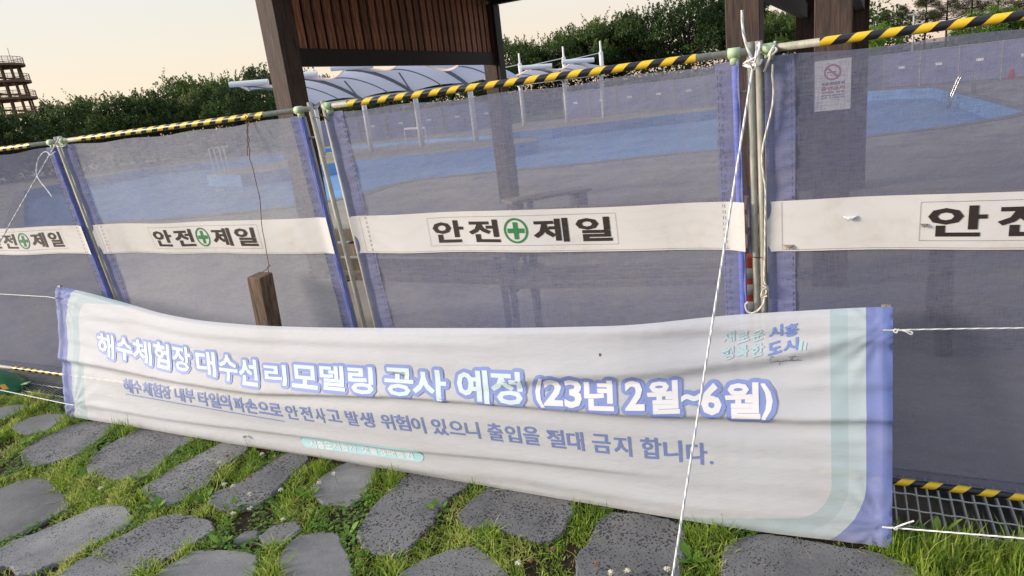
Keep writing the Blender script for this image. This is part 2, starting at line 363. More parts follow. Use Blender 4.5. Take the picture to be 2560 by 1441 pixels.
def wall_ring(lp, z0, z1, mb, flip=False):
    n = len(lp); mb.add([(x, y, z0) for x, y in lp]+[(x, y, z1) for x, y in lp], [(i, (i+1) % n, n+(i+1) % n, n+i) for i in range(n)])
pw = MB(); wall_ring(pool, -depth, .004, pw); wall_ring(isl, -depth, .004, pw)
pb = pw.build('pool_wall', MT['pool']); tag(pb, kind='structure')
loop_face(pool, [isl], -depth, 'pool_floor', MT['pool'])['kind'] = 'structure'
loop_face(isl, [], 0.004, 'pool_island', MT['deck'])['kind'] = 'structure'
cp = MB(); og = offset_loop(pool, .38); n_ = len(pool)
cp.add([(x, y, .008) for x, y in pool]+[(x, y, .008) for x, y in og], [(i, (i+1) % n_, n_+(i+1) % n_, n_+i) for i in range(n_)])
tag(cp.build('pool_coping', MT['coping']), kind='structure')
def hz(x, y):
    t = min(max((y-43)/11, 0), 1); return -.03 + (t*t*(3-2*t))*(1.5+.35*math.sin(x*.07)+.2*math.sin(x*.23+1)) + max(0, y-60)*.012
hx = np.linspace(-300, 200, 90); hy = np.concatenate([np.linspace(42.4, 80, 22), np.linspace(90, 900, 8)])
tag(MB().grid([(x, y, hz(x, y)) for y in hy for x in hx], len(hx)-1, len(hy)-1).build('lawn_slope', MT['hill'], smooth=True), kind='structure')
tag(MB().box((-1200, -1200, -.6), (1200, 1500, -.5)).build('ground', MT['hill']), kind='structure')

# ------------------------------------------------------------------ paving stones traced from the path and laid at their place on the ground
A_ = lambda pts: [(x/2.4802, 860+y/2.4802) for x, y in pts]
B_ = lambda pts: [(840+x/2.4802, 860+y/2.4802) for x, y in pts]
C_ = lambda pts: [(1700+x/2.4802, 860+y/2.4802) for x, y in pts]
stones = [
 (A_([(-180,440),(0,400),(110,378),(170,385),(130,425),(60,455),(-60,500),(-180,520)]), 1),
 (A_([(75,520),(180,462),(300,440),(400,438),(415,462),(350,500),(290,545),(200,562),(110,558)]), 2),
 (A_([(133,668),(250,590),(400,520),(530,485),(620,478),(705,498),(690,542),(560,632),(470,690),(330,732),(220,757),(160,732)]), 0),
 (A_([(545,770),(570,718),(640,650),(790,570),(880,528),(1010,533),(1195,575),(1190,610),(1080,665),(980,760),(880,838),(720,838),(580,805)]), 0),
 (A_([(878,912),(960,850),(1120,750),(1280,670),(1390,615),(1540,625),(1530,665),(1345,785),(1290,880),(1160,955),(1060,1002),(945,965)]), 0),
 (A_([(1292,992),(1335,930),(1480,878),(1600,798),(1700,738),(1800,678),(1905,688),(1895,745),(1755,865),(1665,962),(1565,1015),(1400,1035)]), 0),
 ([(785,1215),(800,1200),(838,1172),(880,1155),(940,1168),(936,1196),(902,1246),(872,1265),(820,1262),(783,1240)], 2),
 (A_([(-150,960),(0,902),(120,858),(240,838),(305,860),(375,930),(425,990),(405,1033),(200,1135),(80,1203),(0,1225),(-200,1300),(-260,1150)]), 2),
 (A_([(-120,1340),(0,1288),(60,1240),(200,1190),(420,1100),(560,1030),(680,1003),(775,1028),(808,1080),(795,1122),(600,1232),(450,1332),(280,1382),(200,1428),(110,1425),(60,1372),(-100,1400)]), 1),
 (A_([(580,1312),(640,1258),(780,1188),(920,1108),(1050,1066),(1200,1076),(1295,1108),(1328,1160),(1245,1212),(1135,1282),(1000,1352),(860,1412),(780,1392)]), 0),
 (A_([(575,1320),(735,1376),(835,1410),(790,1470),(640,1600),(320,1620),(250,1560),(370,1445),(450,1375)]), 1),
 (A_([(1440,1222),(1500,1178),(1590,1148),(1600,1185),(1588,1217),(1480,1238)]), 2),
 (A_([(1603,1202),(1680,1148),(1760,1118),(1845,1108),(1865,1150),(1825,1202),(1720,1252),(1635,1248)]), 1),
 (A_([(860,1560),(960,1450),(1060,1378),(1180,1298),(1300,1283),(1540,1298),(1585,1320),(1585,1382),(1560,1450),(1500,1580),(1100,1640)]), 2),
 (A_([(1738,1330),(1790,1238),(1880,1188),(2000,1173),(2080,1178),(2115,1230),(2155,1320),(2190,1441),(2180,1560),(1900,1600),(1780,1500),(1745,1400)]), 2),
 (B_([(145,1182),(205,1060),(300,958),(420,850),(500,795),(640,780),(835,840),(805,902),(700,962),(640,1022),(602,1112),(530,1182),(442,1282),(380,1315),(250,1295),(178,1262)]), 0),
 (B_([(765,1062),(850,978),(960,885),(1100,880),(1250,900),(1425,955),(1478,1000),(1445,1072),(1405,1152),(1330,1224),(1200,1215),(1060,1163),(980,1132),(850,1153),(785,1112)]), 0),
 (B_([(250,1560),(400,1441),(560,1338),(740,1277),(850,1262),(905,1290),(1005,1370),(1065,1441),(1060,1560),(700,1650)]), 1),
 ([(1444,1441),(1446,1390),(1480,1350),(1503,1300),(1533,1286),(1590,1290),(1665,1303),(1706,1325),(1710,1370),(1696,1441),(1690,1500),(1560,1540),(1450,1500)], 0),
 (C_([(285,1441),(278,1340),(300,1258),(420,1198),(560,1188),(900,1248),(1150,1288),(1300,1330),(1445,1400),(1500,1460),(1450,1560),(900,1620),(400,1540)]), 1),
]
rest = [([(-3.9,.55),(-3.5,.5),(-3.25,.72),(-3.4,.95),(-3.8,.98)],1), ([(-3.1,.5),(-2.6,.42),(-2.4,.62),(-2.6,.83),(-3.0,.8)],0), ([(-5.3,1.2),(-4.8,1.15),(-4.6,1.4),(-4.9,1.65),(-5.3,1.55)],0),
        ([(-6.0,1.75),(-5.5,1.7),(-5.25,1.85),(-5.5,2.05),(-5.95,2.05)],1), ([(-4.8,.7),(-4.3,.65),(-4.1,.9),(-4.4,1.1),(-4.8,1.0)],2), ([(-2.2,.55),(-1.7,.5),(-1.5,.75),(-1.75,.98),(-2.1,.95)],1),
        ([(-1.3,.6),(-.8,.62),(-.65,.9),(-.9,1.15),(-1.25,1.1)],0), ([(-.35,.8),(.15,.8),(.3,1.1),(.1,1.35),(-.3,1.3)],2), ([(.6,1.3),(1.1,1.2),(1.35,1.5),(1.1,1.85),(.65,1.8)],1), ([(.5,.6),(1.0,.55),(1.2,.8),(.95,1.05),(.55,1.0)],0)]
path = bpy.data.objects.new('stone_path', None); COL.objects.link(path); path['kind'] = 'structure'
stone_polys = []
def chaikin(p, it=2):
    # corners are cut only lightly so that the slabs keep their squarish outline
    for _ in range(it):
        p = [q for i in range(len(p)) for q in (tuple(.87*np.array(p[i])+.13*np.array(p[(i+1) % len(p)])), tuple(.13*np.array(p[i])+.87*np.array(p[(i+1) % len(p)])))]
    return p
def paving(poly, kind):
    poly = chaikin(poly); c = np.mean(poly, 0); n = len(poly); stone_polys.append(np.array(poly))
    top = random.uniform(.004, .011); vs = []; tilt = np.array([random.uniform(-.006, .006), random.uniform(-.006, .006)])
    ph = random.random()*9
    poly = [tuple(c+(np.array(p)-c)*1.045) for p in poly]
    for (ins, z) in ((0, -.04), (0, top-.006), (.0025, top-.002), (.007, top)):
        for i, p in enumerate(poly):
            d = np.array(p)-c; L = np.linalg.norm(d); r = (L-ins*(1+.6*math.sin(i*2.3+ph))-.0035*math.sin(i*1.1+ph)-.0025*math.sin(i*2.7))/L; q = c+d*r
            vs.append((q[0], q[1], z+(q-c)@tilt))
    fs = [(r*n+i, r*n+(i+1) % n, (r+1)*n+(i+1) % n, (r+1)*n+i) for r in range(3) for i in range(n)]
    vs.append((c[0], c[1], top+.0015)); k = len(vs)-1; fs += [(3*n+i, 3*n+(i+1) % n, k) for i in range(n)]
    sgn = np.sum([poly[i][0]*poly[(i+1) % n][1]-poly[(i+1) % n][0]*poly[i][1] for i in range(n)])
    if sgn < 0: fs = [f[::-1] for f in fs]
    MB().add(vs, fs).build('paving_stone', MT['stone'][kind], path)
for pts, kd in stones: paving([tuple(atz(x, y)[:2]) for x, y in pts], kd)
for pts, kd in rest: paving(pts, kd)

# ------------------------------------------------------------------ drain grates: bearing bars and twisted rods
def grate(x0, x1, label, yb=2.404, dep=.004):
    t = thing('drain_grate', (x0, 2.3, 0), label, 'drain grate', 'drain grates in the gutter')
    x = x0; bar = None
    while x <= x1:
        if bar is None: bar = MB().box((x-.0022, 2.206, -dep), (x+.0022, yb, 0)).build('bearing_bar', MT['grate'], t); bx = x
        else:
            o = bar.copy(); COL.objects.link(o); o.parent = t; o.location = Vector(bar.location)+Vector((x-bx, 0, 0))
        x += .0345
    for y in (2.245, 2.345, 2.445, 2.545):
        if y > yb: continue
        m = MB(); pts = [(a, y+.0016*math.sin(a*90), .0015+.0012*math.cos(a*90)) for a in np.linspace(x0-.01, x1+.01, int((x1-x0)*70))]
        m.tube(pts, .0034, 5).build('twisted_rod', MT['grate'], t, smooth=True)
    m = MB().box((x0-.012, 2.206, -.03), (x0-.006, yb, .002)).box((x1+.006, 2.206, -.03), (x1+.012, yb, .002)).build('end_bar', MT['grate'], t)
grate(.10, 1.10, 'steel drain grate with square openings under the right-hand net fence panel', 2.575, .024)
grate(-5.95, -4.0, 'steel drain grate in the gutter beside the green plastic base')

# ------------------------------------------------------------------ fence (leaning 5 degrees towards the path)
LEAN = math.radians(5.0); UP = np.array([0, -math.sin(LEAN), math.cos(LEAN)]); NR = np.array([0, -math.cos(LEAN), -math.sin(LEAN)])
P0 = np.array([0, 2.445, .05])
def FP(x, s, d=0.0): return P0+np.array([x, 0, 0])+UP*s+NR*d
def uvtube(mb_pts, r, n, name, m, parent, along=True):
    """tube with uv: u = metres along, v = turn around"""
    pts = [np.array(p, float) for p in mb_pts]; mb = MB().tube(pts, r, n, False); o = mb.build(name, m, parent, smooth=True)
    L = np.concatenate([[0], np.cumsum([np.linalg.norm(pts[i+1]-pts[i]) for i in range(len(pts)-1)])])
    lay = o.data.uv_layers.new(name='UVMap'); d = lay.data
    for fi, p in enumerate(o.data.polygons):
        i, k = divmod(fi, n)
        for li, (a, b) in zip(p.loop_indices, ((i, k), (i, k+1), (i+1, k+1), (i+1, k))): d[li].uv = (L[a], b/n)
    return o
def fence(x0, x1, fx0, fx1, tape, label, meshm, seed, lettering_x=None, chars=True, bottom_tape=None, damage=None):
    t = thing('safety_fence_panel', FP(x0, 0), label, 'safety fence', 'net fence panels along the stone path')
    r = .0115; rr = random.Random(seed)
    ph = [rr.random()*6 for _ in range(6)]
    def wob(x, s):
        e = np.minimum(1, np.minimum(x-fx0, fx1-x)/.25); e = np.clip(e, 0, 1)
        return e*(.010*np.sin(x*3.1+ph[0]+s*2)*np.sin(s*2+.3)+.006*np.sin(s*9+x*1.7+ph[1])+.004*np.sin(x*11+ph[2]+s*4))
    for px in (x0, x1): MB().tube([FP(px, a, -.004) for a in (-.04, 1.548)], r, 10).build('post', MT['steel'], t, smooth=True)
    for ix in (fx0+.014, fx1-.014): MB().tube([FP(ix, a, -.014) for a in (0, 1.49)], .010, 8).build('inner_post', MT['steel'], t, smooth=True)
    MB().tube([FP(x0, 1.522, .004), FP(x1, 1.522, .004)], .0115, 12).build('top_rail', MT['steel'], t, smooth=True)
    MB().tube([FP(x0, 0, .004), FP(x1, 0, .004)], .0125, 10).build('bottom_rail', MT['steel'], t, smooth=True)
    uvtube([FP(a, 1.522, .004) for a in np.linspace(tape[0], tape[1], 24)], .0132, 16, 'hazard_tape', MT['tape'], t)
    bt = bottom_tape or (x0+.1, x1-.06)
    uvtube([FP(a, 0, .004) for a in np.linspace(bt[0], bt[1], 24)], .0138, 12, 'hazard_tape', MT['tape'], t)
    for ix in (fx0+.014, fx1-.014):
        MB().tube([FP(ix-.018, 1.522, .004), FP(ix+.018, 1.522, .004)], .0165, 12).tube([FP(ix, 1.515), FP(ix, 1.488)], .0145, 12).build('pipe_fitting', MT['fitting'], t, smooth=True)
    for xa, xb in ((x0, fx0+.014), (x1, fx1-.014)): MB().tube([FP(xa, 1.40, -.004), FP(xb, 1.40, -.010)], .006, 6).build('spacer', MT['steel'], t)
    # net cloth
    nu, nv = 60, 46; xs = np.linspace(fx0+.012, fx1-.012, nu+1); ss = np.linspace(.012, 1.497, nv+1)
    P = []
    for s in ss:
        for x in xs:
            e = (x-fx0)/(fx1-fx0); sag = .010*math.sin(math.pi*e)+.004*math.sin(e*23+ph[3])
            s2 = s-(sag*(s/1.5)) + (.018 if False else 0)
            P.append(FP(x, s2, .002+wob(x, s)))
    MB().grid(P, nu, nv).build('net_cloth', meshm, t, smooth=True)
    # doubled hems at the ends, gathered by the stitching
    for side, (a, b) in enumerate(((fx0, fx0+.085), (fx1-.075, fx1))):
        nu2, nv2 = 12, 150; Q = []
        for j in range(nv2+1):
            s = .010+1.488*j/nv2
            for i in range(nu2+1):
                x = a+(b-a)*i/nu2; q = (i/nu2) if side == 0 else 1-i/nu2     # 0 at the pole
                d = .006+.012*max(0, 1-q*4)**.5 + .0022*math.sin(s*150+ph[4]+math.sin(s*9)*4)*math.exp(-((q-.8)/.25)**2)+.002*math.sin(s*37+ph[5])
                Q.append(FP(x, s, d+float(wob(np.array(x), s))*q))
        MB().grid(Q, nu2, nv2).build('hem', MT['hem'], t, smooth=True)
        m = MB(); xe = b-.008 if side == 0 else a+.008
        for j in range(70):
            s = .02+j*.021; m.tube([FP(xe, s, .0115), FP(xe+.0005, s+.012, .0115)], .0009, 4)
        m.build('stitching', MT['stitch'], t)['kind'] = 'stuff'
    sx = fx1-.010
    MB().tube([FP(sx, a, .006) for a in np.linspace(.012, 1.485, 20)], .0125, 10).build('pole_sleeve', MT['sleeve'], t, smooth=True)
    # white band
    b0, b1 = .872, 1.045
    def bsurf(x, s, off):
        x = np.asarray(x, float); s = np.asarray(s, float); d = .0105+off+wob(x, s)
        q = np.clip((fx1-x)/.045, 0, 1); d = d+.016*(1-q)
        q = np.clip((x-fx0)/.03, 0, 1); d = d+.008*(1-q)
        s = s+.0025*np.sin(x*7+ph[2])
        return P0+np.stack([x, 0*x, 0*x], -1)+UP*s[..., None]+NR*d[..., None]
    nu3, nv3 = 90, 10
    X, Sg = np.meshgrid(np.linspace(fx0-.002, fx1+.004, nu3+1), np.linspace(b0, b1, nv3+1))
    band = MB().grid(bsurf(X.ravel(), Sg.ravel(), 0), nu3, nv3).build('white_band', MT['band'], t, smooth=True)
    bl = band.location.copy(); band['_rot'] = True
    cx = lettering_x
    def put(name, mb, m): return mb.build(name, m, band)
    hw, hh = .412, .0605; cs = .9615
    # stitched patch outline (dashes)
    m = MB()
    def dash(xa, sa, xb, sb):
        n = int(math.hypot(xb-xa, sb-sa)/.006)
        for i in range(n):
            f0, f1 = i/n, (i+.78)/n; pa = (xa+(xb-xa)*f0, sa+(sb-sa)*f0); pb = (xa+(xb-xa)*f1, sa+(sb-sa)*f1)
            hx, hs = (0, .0006) if abs(xb-xa) > abs(sb-sa) else (.0006, 0)
            m.add(bsurf(np.array([pa[0]-hx, pb[0]-hx, pb[0]+hx, pa[0]+hx]), np.array([pa[1]-hs, pb[1]-hs, pb[1]+hs, pa[1]+hs]), .0012), [(0,1,2,3)])
    dash(cx-hw, cs-hh, cx+hw, cs-hh); dash(cx-hw, cs+hh, cx+hw, cs+hh); dash(cx-hw, cs-hh, cx-hw, cs+hh); dash(cx+hw, cs-hh, cx+hw, cs+hh)
    dash(fx0+.045, b0+.004, fx0+.045, b1-.004); dash(fx1-.045, b0+.004, fx1-.045, b1-.004); dash(fx0+.05, b0+.006, fx1-.05, b0+.006)
    so_ = put('stitching', m, MT['stitch']); so_['kind'] = 'stuff'
    for ch, c0, c1 in (('안', -.392, -.242), ('전', -.217, -.073), ('제', .074, .219), ('일', .250, .391)):
        mb = MB(); glyph_into(mb, ch, 'h', (cx+c0, cx+c1, cs-.0475, cs+.0475), bsurf, .0016); put('letter', mb, MT['black'])
    mb = MB(); n = 40; rc = (cx, cs)
    A = np.linspace(0, 2*math.pi, n, endpoint=False)
    for j, (ra, rb) in enumerate(((.0520, .0435),)):
        P = np.concatenate([bsurf(rc[0]+ra*np.cos(A)*1.0, rc[1]+ra*np.sin(A), .0014), bsurf(rc[0]+rb*np.cos(A)*1.0, rc[1]+rb*np.sin(A), .0014)])
        mb.add(P, [(i, (i+1) % n, n+(i+1) % n, n+i) for i in range(n)])
    for hx, hs, lay in ((.0095, .035, .0017), (.036, .0095, .0019)):
        mb.add(bsurf(rc[0]+np.array([-hx, hx, hx, -hx]), rc[1]+np.array([-hs, -hs, hs, hs]), lay), [(0,1,2,3)])
    put('green_cross', mb, MT['green_print'])
    if damage:
        for j, (dx, ds, wd_, hh_, mm) in enumerate(damage):
            P = []; n1, n2 = 8, 4
            for b in range(n2+1):
                for a in range(n1+1):
                    u = a/n1-.5; e = wd_*u; hgt = hh_*(1-(2*u)**2)*(.8+.3*math.sin(a*2.7+j)); q = bsurf(np.array(dx+e), np.array(ds-hgt*b/n2), .002+.012*math.sin(b/n2*math.pi*.8)*(1-(2*u)**2)); P.append(tuple(q))
            MB().grid(P, n1, n2).build('torn_flap', MT[mm], band, smooth=True)
    return t
fence(-3.875, -2.075, -3.86, -2.12, (-3.70, -2.34), 'net fence panel with a rusty wire hanging from its rail above the wooden stake', MT['mesh_dusty'], 3, -2.973)
fence(-2.0, -.283, -1.985, -.315, (-1.865, -.445), 'full middle net fence panel with blue pool showing through, right of the pipe gap', MT['mesh'], 5, -1.176)
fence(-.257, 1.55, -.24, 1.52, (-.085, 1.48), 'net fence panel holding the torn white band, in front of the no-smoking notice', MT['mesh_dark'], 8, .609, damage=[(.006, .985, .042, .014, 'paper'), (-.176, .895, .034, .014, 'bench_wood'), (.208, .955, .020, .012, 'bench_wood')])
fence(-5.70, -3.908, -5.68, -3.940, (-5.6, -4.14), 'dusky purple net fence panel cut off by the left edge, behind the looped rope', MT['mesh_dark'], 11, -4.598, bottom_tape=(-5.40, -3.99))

# ------------------------------------------------------------------ the long banner leaning on the fence
bx = np.array([-4.094,-3.509,-2.81,-2.289,-1.711,-1.225,-.806,-.509,-.244,-.003,.144]); by = np.array([2.029,2.038,2.035,2.045,2.044,2.046,2.046,2.045,2.054,2.078,2.092])
tx = np.array([-4.274,-4.024,-3.629,-3.255,-2.916,-2.505,-2.088,-1.628,-1.081,-.64,-.512,-.321,-.135,.051,.13])
ty = np.array([2.28,2.27,2.24,2.20,2.17,2.15,2.13,2.10,2.10,2.15,2.20,2.25,2.27,2.28,2.28]); tz = np.array([.74,.716,.671,.628,.613,.614,.631,.661,.688,.702,.712,.724,.735,.751,.758])
BL = 4.40; BH = .75                                     # metric size used for the printed pattern
def smooth_interp(u, xk, yk):
    return sum(np.interp(u+d, xk, yk)*wt for d, wt in ((-.03,.15),(-.015,.2),(0,.3),(.015,.2),(.03,.15)))
bu = (bx-bx[0])/(bx[-1]-bx[0]); tu = (tx-tx[0])/(tx[-1]-tx[0])
def bbase(X, V):
    u = np.clip(np.asarray(X, float)/BL, -.01, 1.01); v = np.asarray(V, float)/BH
    B = np.stack([bx[0]+(bx[-1]-bx[0])*u, smooth_interp(u, bu, by), .018+0*u], -1)
    T = np.stack([tx[0]+(tx[-1]-tx[0])*u, smooth_interp(u, tu, ty), smooth_interp(u, tu, tz)], -1)
    P = B+(T-B)*v[..., None]; bul = np.sin(np.pi*np.clip(v, 0, 1))*np.sin(np.pi*np.clip(u, 0, 1))*.035
    P[..., 1] -= bul; return P
RIDGES = [  # (pixel polyline of the crease, height, width above, width below)
 ([(195,905),(330,930),(500,962),(640,982),(800,985),(1000,990),(1300,1012),(1700,1038),(2000,1050),(2165,1048)], .017, .060, .010),
 ([(210,1012),(400,1045),(600,1070),(800,1095),(1000,1122),(1300,1150),(1700,1190)], .008, .05, .009),
 ([(1180,965),(1400,940),(1700,925),(1900,900),(2100,862),(2170,850)], .014, .06, .022),
 ([(1500,832),(1700,828),(1900,824),(2160,822)], .008, .04, .016),
 ([(180,790),(330,800),(500,835),(700,850),(1000,858),(1300,862)], .003, .035, .018),
 ([(1700,1100),(1900,1112),(2165,1118)], .004, .05, .02), ([(1500,1180),(1800,1205),(2165,1232)], .005, .07, .03),
 ([(1000,1165),(1300,1198),(1700,1262),(2000,1290)], .004, .04, .02), ([(1900,968),(2165,962)], .006, .04, .015),
 ([(600,1112),(800,1140),(1000,1168),(1200,1202)], .004, .05, .014)]
def inv(px, py, it=12):
    X, V = BL*.5, BH*.5
    X = BL*np.clip((px-150)/2080, 0, 1)
    for _ in range(it):
        f0 = proj(bbase(X, V)); J = np.stack([(proj(bbase(X+.01, V))-f0)/.01, (proj(bbase(X, V+.01))-f0)/.01], -1)
        d = np.linalg.solve(J, np.array([px, py])-f0); X += np.clip(d[0], -.6, .6); V += np.clip(d[1], -.3, .3)
    return X, V, J
RK = []
for pl, h, wa, wb in RIDGES:
    q = np.array([inv(*p)[:2] for p in pl]); RK.append((q[:, 0], q[:, 1], h, wa, wb))
TIES = [inv(*p)[:2] for p in ((2208,826),(2206,1318),(186,1013),(152,748))]
def wrinkle(X, V):
    X = np.asarray(X, float); V = np.asarray(V, float); w_ = np.zeros(np.broadcast(X, V).shape)
    for qx, qv, h, wa, wb in RK:
        c = np.interp(X, qx, qv); e = np.clip((X-qx[0]+.05)/.35, 0, 1)*np.clip((qx[-1]+.05-X)/.35, 0, 1)
        if qx[0] < .25: e = np.clip((qx[-1]+.05-X)/.35, 0, 1)*np.clip((X-.06)/.16, .0, 1)
        if qx[-1] > BL-.3: e = e*0+np.clip((X-qx[0]+.05)/.35, 0, 1) if qx[0] >= .25 else e*0+1
        d = V-c; w_ = w_+e*h*np.where(d > 0, np.exp(-(d/wa)**2), np.exp(-(d/wb)**2)-.45*np.exp(-((d+.03)/.03)**2)*(d < 0))
    ed = np.exp(-np.maximum(BL-.09-X, 0)/.22)*np.clip((BL-.03-X)/.05, 0, 1)*.6      # gathers running out of the right hem
    w_ = w_+ed*(.0030*np.sin(V*95+np.sin(V*21)*2)+.003*np.sin(V*52+1))
    ed = np.exp(-np.maximum(X-.08, 0)/.20)*np.clip((X-.035)/.04, 0, 1)*.6; w_ = w_+ed*(.0022*np.sin(V*80+1+np.sin(V*17)*2)+.002*np.sin(V*47))
    w_ = w_+.0016*np.sin(V*17+X*1.3+.9*np.sin(X*2.1))*np.sin(X*.9+.5)+.0007*np.sin(V*38-X*2.3+1.7*np.sin(X*1.3+1))*np.cos(X*1.4)+.0007*np.sin(V*67+X*3+2*np.sin(X*1.7))
    for tx_, tv_ in TIES:                                        # creases fanning out from the corner ties
        dx_, dv_ = X-tx_, V-tv_; w_ = w_+.0045*np.cos(np.arctan2(dv_, dx_)*15)*np.exp(-np.hypot(dx_, dv_)/.13)*np.clip(np.hypot(dx_, dv_)/.02, 0, 1)-.006*np.exp(-(np.hypot(dx_, dv_)/.014)**2)
    hem = np.clip((V-(BH-.022))/.02, 0, 1); w_ = w_-.016*hem**2       # rolled upper hem
    hem = np.clip((.018-V)/.018, 0, 1); w_ = w_-.006*hem
    for ex in (.022, BL-.018): w_ = w_+.009*np.exp(-((X-ex)/.022)**2)   # stick pockets
    return w_
def bsurf2(X, V, off=0.0):
    X = np.asarray(X, float); V = np.asarray(V, float); P = bbase(X, V); e = .002
    a = bbase(X+e, V)-bbase(X-e, V); b = bbase(X, V+e)-bbase(X, V-e); n = np.cross(a, b); n /= np.linalg.norm(n, axis=-1, keepdims=True)
    n0 = n
    wx = (wrinkle(X+e, V)-wrinkle(X-e, V))[..., None]; wv = (wrinkle(X, V+e)-wrinkle(X, V-e))[..., None]
    a2 = a+n0*wx; b2 = b+n0*wv; n2 = np.cross(a2, b2); n2 /= np.linalg.norm(n2, axis=-1, keepdims=True)
    return P+n0*wrinkle(X, V)[..., None]+n2*off
banner = thing('banner', (-2, 2.1, 0), 'long white Korean notice banner with pale blue lettering leaning against the net fence', 'banner')
nu, nv = 420, 92
Xg, Vg = np.meshgrid(np.linspace(0, BL, nu+1), np.linspace(0, BH, nv+1))
def m_banner():
    m = mat('printed_banner_cloth', (.78,.77,.76), .6, 0, .3); k = N(m); out = k.t.nodes['Material Output']
    c = k.n('TexCoord'); s = k.n('SeparateXYZ'); k.l(c.outputs['UV'], s.inputs[0])
    # rounded-rectangle distance of the printed frame (metres)
    xl, xr, yb, yt, r = .215, 4.223, .0, 1.118, .11
    cxx, cyy, hx_, hy_ = (xl+xr)/2, (yb+yt)/2, (xr-xl)/2-r, (yt-yb)/2-r
    tl = k.math('MULTIPLY_ADD', s.outputs[0], -.13, k.math('ADD', s.outputs[1], .471))
    qx = k.math('MAXIMUM', k.math('SUBTRACT', k.math('ABSOLUTE', k.math('SUBTRACT', s.outputs[0], cxx)), hx_), 0)
    qy = k.math('MAXIMUM', k.math('SUBTRACT', k.math('ABSOLUTE', k.math('SUBTRACT', tl, cyy)), hy_), 0)
    d = k.math('SUBTRACT', k.math('SQRT', k.math('ADD', k.math('MULTIPLY', qx, qx), k.math('MULTIPLY', qy, qy))), r)
    right = k.math('GREATER_THAN', s.outputs[0], BL/2)                # the frame is wider at the right end
    dd = k.math('DIVIDE', d, k.math('MULTIPLY_ADD', right, -.024, .130))
    white, t1, t2, t3, blue = (.785,.805,.835), (.56,.70,.73), (.43,.66,.70), (.66,.77,.80), (.255,.315,.66)
    col = k.ramp(dd, [(0, white), (.002, t1), (.49, t3), (.97, blue)], 'CONSTANT')
    # faded dirt and a slightly darker stick pocket at the right end
    pk = k.math('GREATER_THAN', s.outputs[0], BL-.028); col = k.mix(k.math('MULTIPLY', pk, .45), col, (.14,.23,.66))
    g = k.noise(k.coord((1, 1, 1)), 2.4, 6, .7); gf = k.ramp(g, [(.45, (0,0,0)), (.85, (1,1,1))])
    col = k.mix(k.math('MULTIPLY', gf, .35), col, (.62,.57,.50))
    low = k.ramp(k.math('ADD', s.outputs[1], k.math('MULTIPLY_ADD', k.noise(k.coord((1,1,1)), 30, 5, .8), .10, -.05)), [(.0, (1,1,1)), (.06, (0,0,0))])
    col = k.mix(k.math('MULTIPLY', low, .35), col, (.45,.40,.33))
    k.l(col, k.b.inputs['Base Color'])
    wv = k.noise(k.coord((500, 500, 8)), 1, 2); k.l(k.bump(k.math('ADD', k.noise(k.coord((5, 5, 16)), 3, 4), k.math('MULTIPLY', wv, .12)), .3, .008), k.b.inputs['Normal'])
    tr = k.n('BsdfTranslucent'); k.l(col, tr.inputs[0]); ta = k.n('BsdfTransparent'); m1 = k.n('MixShader'); m2 = k.n('MixShader')
    m1.inputs[0].default_value = .28; m2.inputs[0].default_value = .15
    k.l(k.b.outputs[0], m1.inputs[1]); k.l(tr.outputs[0], m1.inputs[2]); k.l(m1.outputs[0], m2.inputs[1]); k.l(ta.outputs[0], m2.inputs[2]); k.l(m2.outputs[0], out.inputs[0]); return m
MT['banner'] = m_banner()
cloth = MB().grid(bsurf2(Xg.ravel(), Vg.ravel(), 0), nu, nv).build('banner_cloth', MT['banner'], banner, smooth=True)
lay = cloth.data.uv_layers.new(name='UVMap'); idx = np.empty(len(cloth.data.loops), int); cloth.data.loops.foreach_get('vertex_index', idx)
lay.data.foreach_set('uv', np.stack([Xg.ravel()[idx], Vg.ravel()[idx]], -1).ravel())
cloth['_rot'] = True
def bl_mat(name, c): 
    m = mat(name, c, .6, 0, .3); return m
MT['t_out'] = bl_mat('blue_outline_print', (.235,.30,.60)); MT['t_fill'] = bl_mat('pale_cyan_print', (.60,.715,.735)); MT['t_fill2'] = bl_mat('off_white_print', (.77,.765,.77))
MT['t_line'] = bl_mat('slate_blue_print', (.165,.215,.43)); MT['t_teal'] = bl_mat('faded_teal_print', (.44,.58,.60)); MT['t_blue'] = bl_mat('logo_blue_print', (.18,.26,.56)); MT['t_pill'] = bl_mat('teal_pill_print', (.42,.66,.70))
MT['t_ink'] = bl_mat('script_ink', (.11,.11,.14)); MT['t_stain'] = bl_mat('purple_stain', (.12,.03,.05))
def cell(x0, x1, y0, y1, tilt=0.0):
    cx, cy = (x0+x1)/2, (y0+y1)/2; X, V, J = inv(cx, cy); Ja = np.abs(J)
    try: a, b = np.linalg.solve(Ja, [x1-x0, y1-y0])
    except Exception: a = (x1-x0)/Ja[0, 0]; b = (y1-y0)/Ja[1, 1]
    a = max(a, 0)*.4+.6*(x1-x0)/Ja[0, 0]; b = b if b > 0 else .5*(y1-y0)/Ja[1, 1]
    if b < .3*(y1-y0)/Ja[1, 1]: b = .5*(y1-y0)/Ja[1, 1]
    return (X-a/2, X+a/2, V-b/2, V+b/2)
